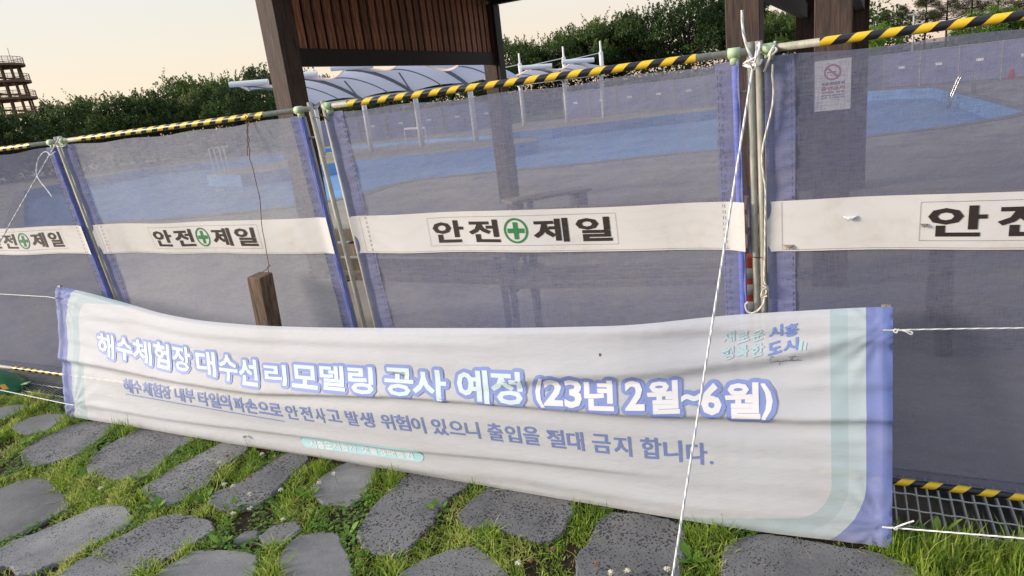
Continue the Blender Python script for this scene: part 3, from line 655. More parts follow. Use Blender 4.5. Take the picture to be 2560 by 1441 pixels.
title = [('해',244,289,828,900),('수',291,334,838,906),('체',331,382,843,916),('험',384,427,851,927),('장',430,480,860,934),('대',489,542,873,944),('수',545,597,883,957),('선',595,648,893,967),
 ('리',660,720,907,965),('모',729,799,909,974),('델',799,867,910,978),('링',870,939,913,986),('공',961,1039,916,991),('사',1031,1121,920,1001),('예',1142,1227,921,1007),('정',1227,1310,925,1011),
 ('(',1338,1364,943,1016),('2',1359,1410,945,1013),('3',1411,1457,946,1018),('년',1460,1536,947,1025),('2',1562,1612,950,1025),('월',1617,1699,950,1034),('~',1703,1750,982,1005),('6',1752,1804,957,1037),('월',1812,1900,956,1044),(')',1902,1932,958,1046)]
for i, (c, x0, x1, y0, y1) in enumerate(title):
    q = cell(x0+1, x1-1, y0+2, y1-2); e = .0016*(i % 2)*.5
    grp = MB(); glyph_into(grp, c, 'b', q, bsurf2, .0014+e, .0170, 16)
    o = grp.build('outlined_letter', MT['t_out'], cloth)
    f = MB(); glyph_into(f, c, 'b', q, bsurf2, .0036, .0014 if i < 16 else .0020, 6); f.build('letter_fill', MT['t_fill' if i < 16 else 't_fill2'], cloth)
line2 = [('해',307,332,945,984),('수',330,354,950,986),('체',356,380,954,991),('험',379,404,957,995),('장',403,428,962,999),('내',435,462,968,1005),('부',461,487,971,1008),('타',494,522,978,1016),('일',521,550,981,1021),('의',547,578,985,1025),('파',583,612,992,1031),('손',611,643,996,1035),('으',643,674,1003,1036),('로',672,705,1007,1041)]
line3 = [('안',712,747,1011,1050),('전',749,782,1014,1054),('사',786,815,1018,1058),('고',816,853,1022,1056),('발',863,898,1025,1066),('생',898,937,1028,1070),('위',950,987,1033,1075),('험',986,1026,1035,1078),('이',1026,1064,1040,1084),('있',1077,1120,1044,1089),('으',1120,1161,1050,1088),('니',1161,1200,1052,1097),
 ('출',1217,1258,1056,1104),('입',1261,1303,1062,1108),('을',1306,1349,1064,1114),('절',1366,1413,1072,1121),('대',1416,1460,1077,1127),('금',1479,1527,1083,1134),('지',1533,1579,1088,1141),('합',1601,1653,1092,1147),('니',1658,1705,1099,1154),('다',1715,1767,1105,1161),('.',1774,1783,1151,1160)]
for c, *b in line2:
    m = MB(); glyph_into(m, c, 'b', cell(*b), bsurf2, .0016, .0010, 4); m.build('letter', MT['t_line'], cloth)
for c, *b in line3:
    m = MB(); glyph_into(m, c, 'b' , cell(*b), bsurf2, .0016); m.build('letter', MT['t_line'], cloth)
def ribbon(pts, wd, m, name, off=.0016, px=True):
    q = np.array([inv(*p)[:2] for p in pts]) if px else np.array(pts)
    # resample
    L = np.concatenate([[0], np.cumsum(np.linalg.norm(np.diff(q, axis=0), axis=1))]); n = max(4, int(L[-1]/.012)); t = np.linspace(0, L[-1], n+1)
    X = np.interp(t, L, q[:, 0]); V = np.interp(t, L, q[:, 1]); dx = np.gradient(X); dv = np.gradient(V); l = np.hypot(dx, dv); nx, nv_ = -dv/l*wd/2, dx/l*wd/2
    P = np.concatenate([bsurf2(X+nx, V+nv_, off), bsurf2(X-nx, V-nv_, off)]); k = n+1
    return MB().add(P, [(i, i+1, k+i+1, k+i) for i in range(n)]).build(name, m, cloth)
ribbon([(314,985),(400,1000),(500,1017),(600,1034),(711,1053)], .0055, MT['t_line'], 'underline')
# teal lozenge with its own line of white print
pu = [(752,1102),(850,1114),(960,1128),(1058,1141)]
q = np.array([inv(*p)[:2] for p in pu]); Xs = np.linspace(q[0, 0], q[-1, 0], 60); Vc = np.interp(Xs, q[:, 0], q[:, 1]); hwid = .036
end = np.minimum(Xs-Xs[0], Xs[-1]-Xs); hh = hwid*np.sqrt(np.clip(1-(1-np.clip(end/hwid, 0, 1))**2, .02, 1))
fr = np.linspace(-1, 1, 7); P = np.concatenate([bsurf2(Xs, Vc+hh*a, .0012) for a in fr])
MB().grid(P, 59, 6).build('teal_lozenge', MT['t_pill'], cloth)
def row_on(txt, pts, h, m, off, wt='b', gap=.10):
    q = np.array([inv(*p)[:2] for p in pts]); L = q[-1, 0]-q[0, 0]; adv = [(.45 if c == ' ' else 1) for c in txt]; tot = sum(adv); x = q[0, 0]
    for c, a in zip(txt, adv):
        wd = L*a/tot
        if c != ' ':
            vc = np.interp(x+wd/2, q[:, 0], q[:, 1]); mb = MB(); glyph_into(mb, c, wt, (x+wd*gap/2, x+wd*(1-gap/2), vc-h/2, vc+h/2), bsurf2, off); mb.build('letter', m, cloth)
        x += wd
row_on('시흥도시공사 갯골생태공원', [(773,1109),(850,1116),(960,1129),(1034,1139)], .047, MT['t_fill2'], .0024)
logo = [('새',1805,1837,829,859,'t_teal'),('로',1841,1873,827,857,'t_teal'),('운',1878,1910,823,853,'t_teal'),('행',1802,1835,868,900,'t_teal'),('복',1839,1870,864,895,'t_teal'),('한',1875,1910,858,892,'t_teal'),
 ('시',1921,1957,813,845,'t_blue'),('흥',1960,1996,808,842,'t_blue'),('도',1919,1954,853,886,'t_blue'),('시',1957,1996,846,880,'t_blue')]
for c, x0, x1, y0, y1, mm in logo:
    # these words climb towards the right, so each one is sheared along its own rise
    X, V, J = inv((x0+x1)/2, (y0+y1)/2); sx_ = abs(J[0, 0]); sv = abs(J[1, 1]); a = (x1-x0)*.96/sx_; b = (y1-y0)*.88/sv
    rise = (.30)
    def sf(u, v, off, X=X, a=a, rise=rise): return bsurf2(u, v+(u-X)*rise*sx_/sv*.9, off)
    m = MB(); glyph_into(m, c, 'b', (X-a/2, X+a/2, V-b/2, V+b/2), sf, .0016, .0008, 4); m.build('letter', MT[mm], cloth)
ribbon([(2003,852),(1999,876)], .011, MT['t_teal'], 'logo_bar'); ribbon([(2014,856),(2011,874)], .008, MT['t_teal'], 'logo_bar')
# handwritten word
W = {'C': [(1.0,.75),(.75,1.0),(.35,.8),(.05,.3),(.15,-.05),(.6,-.05),(1.0,.2)], 'o': [(0,.1),(.3,.35),(.1,.3),(0,.1),(.2,0),(.4,.2),(.3,.35),(.6,.3)],
     'r': [(0,.1),(.2,.4),(.2,.3),(.4,.32),(.35,.1),(.6,.15)], 'p': [(0,.2),(.2,.4),(-.1,-.6),(.15,.3),(.4,.38),(.4,.05),(.15,.0),(.6,.1)],
     'a': [(.4,.35),(.1,.3),(0,.08),(.2,.0),(.45,.38),(.4,.02),(.6,.12)], 't': [(0,.1),(.35,.95),(.15,.1),(.3,0),(.5,.1)], 'i': [(0,.1),(.2,.38),(.15,.02),(.45,.1)], 'n': [(0,.05),(.15,.38),(.12,0),(.3,.33),(.42,.3),(.4,.0),(.75,.12)]}
x = 1923
for c in 'Corporation':
    sc = 15 if c != 'C' else 19; adv = {'C': 1.05, 'p': .58, 't': .45, 'i': .42, 'n': .7}.get(c, .55)
    yb_ = 906-(x-1923)*.055
    ribbon([(x+p[0]*13*.95, yb_-p[1]*sc) for p in W[c]], .0017, MT['t_ink'], 'letter'); x += adv*13*.95
ribbon([(1973,892),(1990,889)], .0022, MT['t_ink'], 'letter')
ribbon([(1500,883),(1501,890)], .006, MT['t_stain'], 'stain')
# sticks in the end pockets
for X in (.022, BL-.018):
    a, b = bbase(X, 0), bbase(X, BH); d = _unit(b-a); a = a+np.array([0, .014, 0]); b = b+np.array([0, .014, 0])
    MB().beam(a-d*.005, b+d*.004, .026, .012, up=(0, 1, 0)).build('wooden_stick', MT['bench_wood'], banner)
# top hem strip, white
# ------------------------------------------------------------------ cords, ropes, wire
def rope(name, pts, r, m, label, cat, group=None, sm=True, parent=None):
    pts = [np.array(p, float) for p in pts]
    if sm and len(pts) > 2:                                  # Catmull-Rom
        out = []
        for i in range(len(pts)-1):
            p0, p1, p2, p3 = pts[max(i-1, 0)], pts[i], pts[i+1], pts[min(i+2, len(pts)-1)]
            for t in np.linspace(0, 1, 8, endpoint=False):
                out.append(.5*((2*p1)+(-p0+p2)*t+(2*p0-5*p1+4*p2-p3)*t*t+(-p0+3*p1-3*p2+p3)*t**3))
        pts = out+[pts[-1]]
    o = uvtube(pts, r, 7, name, m, parent)
    if parent is None: tag(o, label, cat, group)
    return o
def fpx(x, y, d=.02):                                        # point on the fence plane, d in front of it
    dr = ray(x, y); n = NR; q = P0+NR*d; return CAM+dr*((q-CAM)@n)/(dr@n)
top = fpx(1883, 160, .035)
end = atz(1672, 1500); end2 = end+(end-top)*.05
rA = rope('guy_rope', [top+(end-top)*t for t in np.linspace(0, 1.02, 60)], .0038, MT['rope'], 'blue-flecked white guy rope running from the pipe knot down across the banner', 'rope', sm=False)
rope('rope_tail', [fpx(1855,25,.03), fpx(1856,60,.03), fpx(1861,95,.035), fpx(1872,130,.035), fpx(1884,155,.035)], .0042, MT['rope'], None, None, parent=rA)
m = [fpx(1859,160,.03), fpx(1872,152,.04), fpx(1888,158,.045), fpx(1886,172,.045), fpx(1874,166,.04), fpx(1862,158,.03), fpx(1876,150,.045), fpx(1893,140,.04), fpx(1899,112,.03), fpx(1896,108,.0), fpx(1891,130,.03), fpx(1888,150,.045), fpx(1883,176,.04), fpx(1880,165,.05)]
rope('knot', m, .0038, MT['rope'], None, None, parent=rA)
rope('knot', [fpx(1858,163,.028), fpx(1880,168,.04), fpx(1899,160,.036), fpx(1905,150,.0), fpx(1899,152,-.02)], .0038, MT['rope'], None, None, parent=rA)
rB = rope('hanging_rope', [fpx(*p, .022) for p in [(1932,160),(1931,190),(1934,225),(1931,265),(1921,310),(1909,360),(1905,400),(1909,440),(1914,480),(1913,560),(1912,640),(1911,700),(1917,720),(1912,745),(1905,765),(1885,782),(1868,778),(1864,762),(1870,755)]], .0036, MT['rope2'], 'loose greyish rope hanging beside the twin pipes and looped round their lower end', 'rope')
rope('knot', [fpx(*p) for p in [(1937,105,.0),(1934,118,.02),(1926,130,.028),(1922,140,.03),(1932,134,.034),(1941,126,.03),(1936,120,.02),(1929,128,.036),(1924,145,.03),(1914,170,.026),(1911,178,.02)]], .0042, MT['rope2'], None, None, parent=rB)
rope('knot', [fpx(*p) for p in [(1905,712,.03),(1915,718,.035),(1921,725,.03),(1910,722,.04),(1903,742,.03),(1918,740,.03)]], .003, MT['rope2'], None, None, parent=rB)
c0 = fpx(148, 345, .03); ce = atz(-250, 1042); 
rC = rope('guy_rope', [c0+(ce-c0)*t for t in np.linspace(0, 1, 50)], .0036, MT['rope'], 'white guy rope slanting down to the left edge, with a free loop near its top', 'rope', sm=False)
cpt = lambda x, y: c0+(ce-c0)*min(max((y-345)/697, 0), 1)+0*x
def on_c(x, y, dd=0):
    Yc = (c0+(ce-c0)*(y-345)/697)[1]; return aty(x, y, Yc-.01-dd)
rope('rope_tail', [on_c(139,378), on_c(127,388), on_c(118,380), on_c(108,382), on_c(97,396), on_c(91,420), on_c(93,440), on_c(104,458), on_c(118,475), on_c(130,492)], .0030, MT['rope'], None, None, parent=rC)
rope('knot', [fpx(133,362,.02), fpx(145,366,.03), fpx(161,365,.028), fpx(162,354,.0), fpx(146,352,.03), fpx(148,342,.02), fpx(154,343,0)], .0026, MT['rope'], None, None, parent=rC)
rope('tie_cord', [aty(140,746,2.235), aty(120,742,2.24), aty(0,735,2.28), aty(-300,720,2.33)], .0026, MT['cord'], 'white cord tying the upper left corner of the banner', 'cord', 'cords tying the banner corners', sm=False)
rope('tie_cord', [aty(186,1013,1.99), aty(163,1009,1.99), aty(0,975,2.03), aty(-300,915,2.1)], .0028, MT['cord'], 'white cord tying the lower left corner of the banner low over the grass', 'cord', 'cords tying the banner corners', sm=False)
r1 = rope('tie_cord', [aty(2208,826,2.215), aty(2240,825,2.22), aty(2400,822,2.25), aty(2560,820,2.28), aty(3300,812,2.33)], .0024, MT['cord'], 'white cord tying the upper right corner of the banner', 'cord', 'cords tying the banner corners', sm=False)
rope('knot', [aty(*p, 2.20) for p in [(2236,822),(2244,826),(2240,832),(2234,826),(2246,824),(2262,828),(2278,836),(2280,830),(2262,826),(2245,825)]], .0022, MT['cord'], None, None, parent=r1)
r2 = rope('tie_cord', [aty(2206,1318,2.03), aty(2240,1320,2.02), aty(2400,1333,1.98), aty(2560,1346,1.96), aty(3000,1380,1.95)], .0024, MT['cord'], 'white cord tying the lower right corner of the banner over the grate', 'cord', 'cords tying the banner corners', sm=False)
rope('knot', [aty(*p, 2.01) for p in [(2232,1318),(2240,1324),(2244,1318),(2234,1322),(2250,1314),(2268,1308),(2285,1302)]], .0026, MT['cord'], None, None, parent=r2)
def on_w(x, y): return aty(x, y, 2.30-.07*(y-290)/370)
wr = rope('rusty_wire', [fpx(612,290,.02), on_w(616,300), on_w(620,330), on_w(618,350), on_w(624,375), on_w(624,395), on_w(632,420), on_w(641,460), on_w(650,500), on_w(654,560), on_w(661,600), on_w(668,640), on_w(672,662), on_w(668,672), on_w(655,681)], .0017, MT['rust'], 'rusty twisted wire hanging from the fence rail to the wooden stake', 'wire')
rope('wire_twist', [fpx(606,288,.03), fpx(614,284,.03), fpx(622,292,.03), on_w(622,305), on_w(617,330), on_w(623,350), on_w(618,370), on_w(619,389)], .0017, MT['rust'], None, None, parent=wr)
rope('wire_twist', [on_w(672,662), on_w(675,664), on_w(669,668), on_w(671,676), on_w(673,690), on_w(671,699)], .0016, MT['rust'], None, None, parent=wr)
g1 = rope('rusty_wire', [fpx(797,296,.02), fpx(785,292,.02), fpx(782,298,.0)], .0018, MT['rust'], 'short rusty wire binding the twin pipes beside the pavilion post', 'wire')
rope('wire_twist', [fpx(797,255,.02), fpx(801,268,.03), fpx(800,285,.03), fpx(812,293,.03), fpx(821,302,.03), fpx(803,286,.035), fpx(814,296,.03), fpx(822,303,.025)], .0018, MT['rust'], None, None, parent=g1)
rope('rusty_wire', [fpx(1866,637,.02), fpx(1875,641,.025), fpx(1890,644,.025), fpx(1903,644,.0)], .0016, MT['rust'], 'thin rusty wire round the two pipes above the orange marker', 'wire')

# ------------------------------------------------------------------ stake
st = thing('wooden_stake', (-2.49, 2.25, 0), 'weathered brown wooden stake standing behind the banner', 'stake')
m = MB(); x0, x1 = -2.555, -2.468; y0, y1 = 2.20, 2.285; zt = .842
lean = (-.035, .0)
m.add([(x0+lean[0], y0, 0), (x1+lean[0], y0, 0), (x1+lean[0], y1, 0), (x0+lean[0], y1, 0), (x0, y0, zt-.004), (x1, y0, zt-.006), (x1, y1, zt), (x0, y1, zt+.002)], [(0,3,2,1),(4,5,6,7),(0,1,5,4),(1,2,6,5),(2,3,7,6),(3,0,4,7)])
m.build('stake_body', MT['stake_wood'], st, bevel=.004)

# ------------------------------------------------------------------ green plastic base at the far left
gb = thing('plastic_barrier_base', (-5.5, 2.28, 0), 'green plastic barrier base with yellow and black tape on the drain grate', 'barrier base')
cx0, cy0 = -5.47, 2.23; m = MB(); rings = [(.52, .20, .004), (.52, .20, .02), (.47, .17, .035), (.42, .145, .065), (.30, .10, .10), (.10, .03, .115)]
n = 36; vs = [(cx0+a*math.cos(t), cy0+b*math.sin(t), z) for a, b, z in rings for t in (2*math.pi*k/n for k in range(n))]
m.add(vs, [(r_*n+k, r_*n+(k+1) % n, (r_+1)*n+(k+1) % n, (r_+1)*n+k) for r_ in range(len(rings)-1) for k in range(n)]+[tuple((len(rings)-1)*n+k for k in range(n))])
m.build('base_shell', MT['green_plastic'], gb, smooth=True)
MB().beam((cx0+.47, cy0+.05, .03), (cx0+.53, cy0+.062, .040), .035, .010).build('lug', MT['pale_plastic'], gb, bevel=.003)
MB().tube([(cx0+.53, cy0+.02, .04), (cx0+.545, cy0+.0, -.0)], .004, 6).build('ground_pin', MT['dark_print'], gb)
ts = [(-1.35+.165*i) for i in range(8)]
for i in range(7):
    m = MB(); P = []
    for f in (0, .5, .98):
        t = ts[i]+(ts[i+1]-ts[i])*f
        P += [(cx0+.478*math.cos(t), cy0+.174*math.sin(t), .0345), (cx0+.432*math.cos(t), cy0+.150*math.sin(t), .063)]
    m.add(P, [(0,2,3,1),(2,4,5,3)]).build('tape_patch', MT['black'] if i % 2 else mat('orange_tape', (.62,.30,.02), .5), gb)

# ------------------------------------------------------------------ orange marker post behind the pipes
dp = thing('marker_post', (-.36, 2.75, 0), 'orange flexible marker post with silver rings behind the twin pipes', 'marker post')
ctr = aty(1876, 700, 2.75); cxm = ctr[0]; ztop = aty(1876, 634, 2.75)[2]
MB().tube([(cxm, 2.75, 0), (cxm, 2.75, ztop-.02), (cxm, 2.75, ztop-.006), (cxm, 2.75, ztop)], [.026, .026, .021, .008], 14).build('post_body', MT['orange'], dp, smooth=True)
for zc, hh_ in ((aty(1870, 680, 2.75)[2], .022), (aty(1870, 720, 2.75)[2], .022), (aty(1870, 765, 2.75)[2], .028)):
    MB().tube([(cxm, 2.75, zc-hh_), (cxm, 2.75, zc+hh_)], .0272, 14).build('reflective_ring', MT['silver'], dp, smooth=True)

# ------------------------------------------------------------------ pavilions
def pav_post(t, x0, x1, y0, y1, z1=2.87, m='post_wood'):
    return MB().box((x0, y0, -.0), (x1, y1, z1)).build('post', MT[m], t, bevel=.006)
def slats(t, p, q, z0, z1, n, wd, th=.028):
    p = np.array(p, float); q = np.array(q, float); d = (q-p)/n; src = None
    for i in range(n):
        c = p+d*(i+.5); 
        if src is None:
            ln = _unit(q-p); src = MB().beam((0, 0, z0), (0, 0, z1), th, wd, up=ln).build('slat', MT['slat_wood'], t, bevel=.002); o = src
        else: o = src.copy(); COL.objects.link(o); o.parent = t
        o.location = Vector((c[0]+random.uniform(-.004, .004), c[1], 0))-Vector(t.location)
p1 = thing('pavilion', (-2.7, 7, 0), 'dark brown timber pavilion with a slatted upper panel behind the net fence', 'pavilion')
pav_post(p1, -4.90, -4.695, 5.0, 5.24); pav_post(p1, -4.86, -4.65, 9.25, 9.49); pav_post(p1, -.765, -.545, 5.0, 5.24); pav_post(p1, -.60, -.40, 9.2, 9.44)
MB().box((-4.71, 9.262, 0), (-4.60, 9.45, 2.86)).build('corner_board', MT['beam_wood'], p1, bevel=.004)
def bm_(t, a, b, wd, ht, name='beam'): return MB().beam(a, b, wd, ht).build(name, MT['beam_wood'], t, bevel=.004)
bm_(p1, (-4.73, 5.24, 2.125), (-4.70, 9.25, 2.125), .07, .165)
slats(p1, (-4.735, 5.26), (-4.70, 9.24), 2.16, 2.92, 27, .098)
MB().beam((-4.80, 5.24, 2.55), (-4.775, 9.25, 2.55), .02, .80).build('backing_board', MT['beam_wood'], p1)
bm_(p1, (-4.92, 9.36, 2.93), (-.38, 9.34, 2.93), .12, .14, 'eave_beam'); bm_(p1, (-4.80, 4.8, 3.0), (-4.75, 9.25, 3.0), .12, .14, 'eave_beam')
bm_(p1, (-.65, 4.8, 3.0), (-.5, 9.25, 3.0), .12, .14, 'eave_beam'); bm_(p1, (-4.92, 5.12, 2.95), (-.55, 5.12, 2.95), .12, .14, 'eave_beam')
bm_(p1, (-.655, 5.24, 2.125), (-.50, 9.2, 2.125), .07, .165)
slats(p1, (-.66, 5.26), (-.505, 9.18), 2.16, 2.92, 27, .098)
def roof(t, xa, xb, ya, yb):
    ap = ((xa+xb)/2, (ya+yb)/2, 4.1); z = 3.09; q = [(xa, ya, z), (xb, ya, z), (xb, yb, z), (xa, yb, z)]; q2 = [(x, y, z-.05) for x, y, z in q]
    MB().add(q+[ap]+q2+[(ap[0], ap[1], ap[2]-.06)], [(0,1,4),(1,2,4),(2,3,4),(3,0,4),(6,5,9),(7,6,9),(8,7,9),(5,8,9),(0,5,6,1),(1,6,7,2),(2,7,8,3),(3,8,5,0)]).build('roof', MT['post_wood'], t)
roof(p1, -5.2, -.30, 4.7, 9.7)
p2 = thing('pavilion', (2.1, 7, 0), 'second timber pavilion whose posts stand right of the twin pipes', 'pavilion')
pav_post(p2, -.218, .002, 5.0, 5.24); pav_post(p2, -.01, .175, 9.2, 9.44); pav_post(p2, 4.3, 4.52, 5.0, 5.24); pav_post(p2, 4.5, 4.72, 9.2, 9.44)
bm_(p2, (-.11, 5.24, 2.30), (.08, 9.2, 2.125), .09, .165); bm_(p2, (.0, 9.34, 2.93), (4.7, 9.34, 2.93), .12, .14, 'eave_beam'); bm_(p2, (-.12, 4.8, 3.0), (.08, 9.25, 3.0), .12, .14, 'eave_beam')
bm_(p2, (-.2, 5.12, 2.95), (4.5, 5.12, 2.95), .12, .14, 'eave_beam'); bm_(p2, (4.4, 4.8, 3.0), (4.6, 9.25, 3.0), .12, .14, 'eave_beam')
roof(p2, -.25, 4.9, 4.7, 9.7)

# no-smoking notice on the post
def notice():
    t = thing('notice_sheet', (-.11, 4.99, 1.4), 'laminated no-smoking notice fixed to the pavilion post behind the net', 'notice')
    Y0 = 4.992; tl, br = aty(2037, 157, Y0), aty(2129, 272, Y0); x0, x1 = tl[0], aty(2129, 142, Y0)[0]; z1 = aty(2037, 154, Y0)[2]; z0 = aty(2033, 280, Y0)[2]
    W_, H_ = x1-x0, z1-z0
    def sf(u, v, off): u = np.asarray(u, float); v = np.asarray(v, float); return np.stack([x0+u*W_, Y0-off-.002+0*u, z0+v*H_], -1)
    MB().box((x0, Y0-.002, z0), (x1, Y0+.004, z1)).build('sheet', MT['paper'], t)
    def txt(s, u0, u1, v0, v1, m, wt='b'):
        n = sum(.5 if c == ' ' else 1 for c in s); u = u0
        for c in s:
            wd = (u1-u0)/n*(.5 if c == ' ' else 1)
            if c != ' ':
                mb = MB(); glyph_into(mb, c, wt, (u+wd*.05, u+wd*.95, v0, v1), sf, .0016); mb.build('letter', m, t)
            u += wd
    txt('갯골생태공원', .17, .83, .505, .565, MT['dark_print']); txt('흡연금지', .17, .83, .405, .485, MT['red_print'])
    txt('과태료 만원', .17, .83, .345, .385, MT['red_print']); txt('공원내 모든구역', .17, .83, .290, .318, MT['dark_print']); txt('금연 구역입니다', .17, .83, .245, .273, MT['dark_print'])
    A = np.linspace(0, 2*math.pi, 36, endpoint=False); asp = W_/H_; mb = MB(); n = 36
    mb.add(np.concatenate([sf(.49+.235*np.cos(A), .755+.235*asp*np.sin(A), .0012), sf(.49+.19*np.cos(A), .755+.19*asp*np.sin(A), .0012)]), [(i, (i+1) % n, n+(i+1) % n, n+i) for i in range(n)])
    a = math.radians(-42); c_, s_ = math.cos(a), math.sin(a)
    q = [(-.2, -.025), (.2, -.025), (.2, .025), (-.2, .025)]
    mb.add(sf(np.array([.49+x*c_-y*s_ for x, y in q]), np.array([.755+(x*s_+y*c_)*asp for x, y in q]), .0020), [(0,1,2,3)]); mb.build('prohibition_ring', MT['red_print'], t)
    mb = MB(); mb.add(sf(np.array([.34, .58, .58, .34]), np.array([.742, .752, .772, .762]), .0014), [(0,1,2,3)]); mb.build('cigarette', MT['dark_print'], t)
notice()

# ------------------------------------------------------------------ benches and tables seen through the net
def bench(loc, rz, label):
    t = thing('park_bench', loc, label, 'bench', 'slatted park benches behind the fence'); t.rotation_euler = (0, 0, rz); t['_rot'] = True
    for i in range(5): MB().box((-.75, -.22+i*.088, .42), (.75, -.15+i*.088, .45)).build('seat_slat', MT['bench_wood'], t)
    for i in range(3): MB().beam((-.75, .25+.03*i, .55+.11*i), (.75, .25+.03*i, .55+.11*i), .025, .08).build('back_slat', MT['bench_wood'], t)
    for s_ in (-.68, .68):
        m = MB().tube([(s_, -.20, 0), (s_, -.20, .40), (s_, -.24, .60), (s_, -.10, .64), (s_, .22, .62)], .022, 8).tube([(s_, .22, 0), (s_, .22, .42), (s_, .26, .60), (s_, .33, .86)], .022, 8).tube([(s_, -.22, .40), (s_, .24, .40)], .02, 8)
        a = [(s_, .0+.09*math.cos(q), .51+.07*math.sin(q)) for q in np.linspace(0, 6.28, 14)]; m.tube(a, .012, 6).build('cast_end', MT['cast_iron'], t, smooth=True)
    return t
bench((-2.55, 3.75, 0), math.radians(178), 'slatted bench with scrolled iron ends behind the middle net panel')
bench((-1.15, 3.75, 0), math.radians(8), 'low slatted bench facing the fence behind the right of the middle panel')
bench((1.35, 3.6, 0), math.radians(95), 'slatted bench end-on behind the right-hand net panel')
def table(loc, rz, label, L=1.5):
    t = thing('picnic_table', loc, label, 'table', 'timber tables behind the fence'); t.rotation_euler = (0, 0, rz); t['_rot'] = True
    for i in range(5): MB().box((-L/2, -.38+i*.155, .70), (L/2, -.24+i*.155, .74)).build('table_board', MT['bench_wood'], t, bevel=.004)
    for s_ in (-L/2+.25, L/2-.25):
        MB().beam((s_, -.28, 0), (s_, -.12, .70), .07, .07).build('leg', MT['post_wood'], t); MB().beam((s_, .28, 0), (s_, .12, .70), .07, .07).build('leg', MT['post_wood'], t)
    return t
sb = thing('plank_bench', (-3.07, 7.0, 0), 'backless pale plank bench inside the pavilion behind the middle net panel', 'bench'); sb.rotation_euler = (0, 0, math.radians(49)); sb['_rot'] = True
for i in range(3): MB().box((-.5, -.16+i*.11, .42), (.5, -.06+i*.11, .45)).build('seat_slat', MT['bench_wood'], sb)
for s_ in (-.4, .4): MB().box((s_-.04, -.15, 0), (s_+.04, .15, .42)).build('leg', MT['post_wood'], sb)
table((.75, 4.1, 0), math.radians(0), 'dark timber table behind the right-hand net panel', 1.1)

# ------------------------------------------------------------------ tensile canopies
def canopy(cols, yc, tips, yt, zl, zh, label, masts):
    t = thing('tensile_canopy', (cols[0], yc, 0), label, 'canopy', 'white membrane canopies by the pool')
    for x in cols:
        MB().tube([(x, yc, 0), (x, yc, zl+.15)], .115, 12).build('column', MT['white_paint'], t, smooth=True)
        MB().tube([(x, yc, zl+.0), (x, yc, zl+.08)], .17, 12).build('collar', MT['white_paint'], t)
        if masts: MB().tube([(x, yc+.25, zl), (x, yc+.25, 3.55), (x, yc+.25, 3.56), (x, yc+.25, 4.12)], [.12, .12, .06, .05], 8).build('mast', MT['white_paint'], t); MB().tube([(x, yc+.25, 3.5), (x-.9, yt+.3, zh+.1)], .022, 5).build('stay', MT['white_paint'], t)
    n = len(cols)
    for i in range(n):
        (xc, xt) = cols[i], tips[i]
        arc = [(xc+(xt-xc)*a, yc+(yt-yc)*a, zl+.1+(zh-zl-.1)*math.sin(a*math.pi/2)**.9) for a in np.linspace(0, 1, 10)]
        MB().tube([np.array(q)-[0, 0, .06] for q in arc], .075, 8).build('rib', MT['rib'], t, smooth=True)
        MB().tube([(xt-.5, yt-.3, zh+.04), (xt+.9, yt+.5, zh-.02)], .12, 10).build('ridge_tube', MT['white_paint'], t)
        if i < n-1: MB().tube([(xc, yc, zl-.1), ((cols[i+1]+xc)/2-.6, (yc+yt)/2, (zl+zh)/2+.25)], .04, 6).build('strut', MT['rib'], t)
    xs0, xs1 = [cols[0]-.5]+list(cols)+[cols[-1]+2.3], [tips[0]-.7]+list(tips)+[tips[-1]+2.2]
    for i in range(n+1):
        P = []; nu_, nv_ = 14, 12; endf = (i == 0, i == n)
        for b in np.linspace(0, 1, nv_+1):
            for a in np.linspace(0, 1, nu_+1):
                x = (xs0[i]+(xs0[i+1]-xs0[i])*a)*(1-b)+(xs1[i]+(xs1[i+1]-xs1[i])*a)*b
                drop = .34*math.sin(math.pi*a)*(b**1.2); z = zl+.18+(zh-zl-.12)*math.sin(b*math.pi/2)**.9-drop+.10*math.sin(math.pi*a)*(1-b)
                if endf[0]: z += (1-a)*(.15*b-.05); 
                if endf[1]: z -= a*(.55*b)
                y = yc+(yt-yc)*b+(.55*math.sin(math.pi*a)*b*b if True else 0)
                P.append((x, y, z))
        mo = MB().grid(P, nu_, nv_).build('membrane', MT['membrane'], t, smooth=True)
        mo['_rot'] = True; sm_ = [tuple(np.array(P[j*(nu_+1)+nu_//2])-[0, 0, .02]) for j in range(nv_+1)]; MB().tube(sm_, .025, 5).build('seam_cable', MT['rib'], mo)
        fe = [tuple(P[nv_*(nu_+1)+j]) for j in range(nu_+1)]; MB().tube(fe, .045, 5).build('edge_cable', MT['warm'], mo)
    MB().tube([(xs0[1], yc-.05, zl+.12), (xs0[-2], yc-.05, zl+.12)], .06, 8).build('edge_beam', MT['white_paint'], t, smooth=True)
    return t
canopy([-23.0, -20.1, -17.25, -14.45], 26.0, [-22.9, -20.2, -17.4, -14.6], 21.8, 2.25, 3.45, 'white membrane canopy with curved ribs seen under the pavilion beam', False)
canopy([-17.3, -14.55, -12.35], 37.2, [-17.6, -14.8, -12.5], 33.5, 2.25, 3.05, 'bluish membrane canopy with three white masts above the striped rail', True)

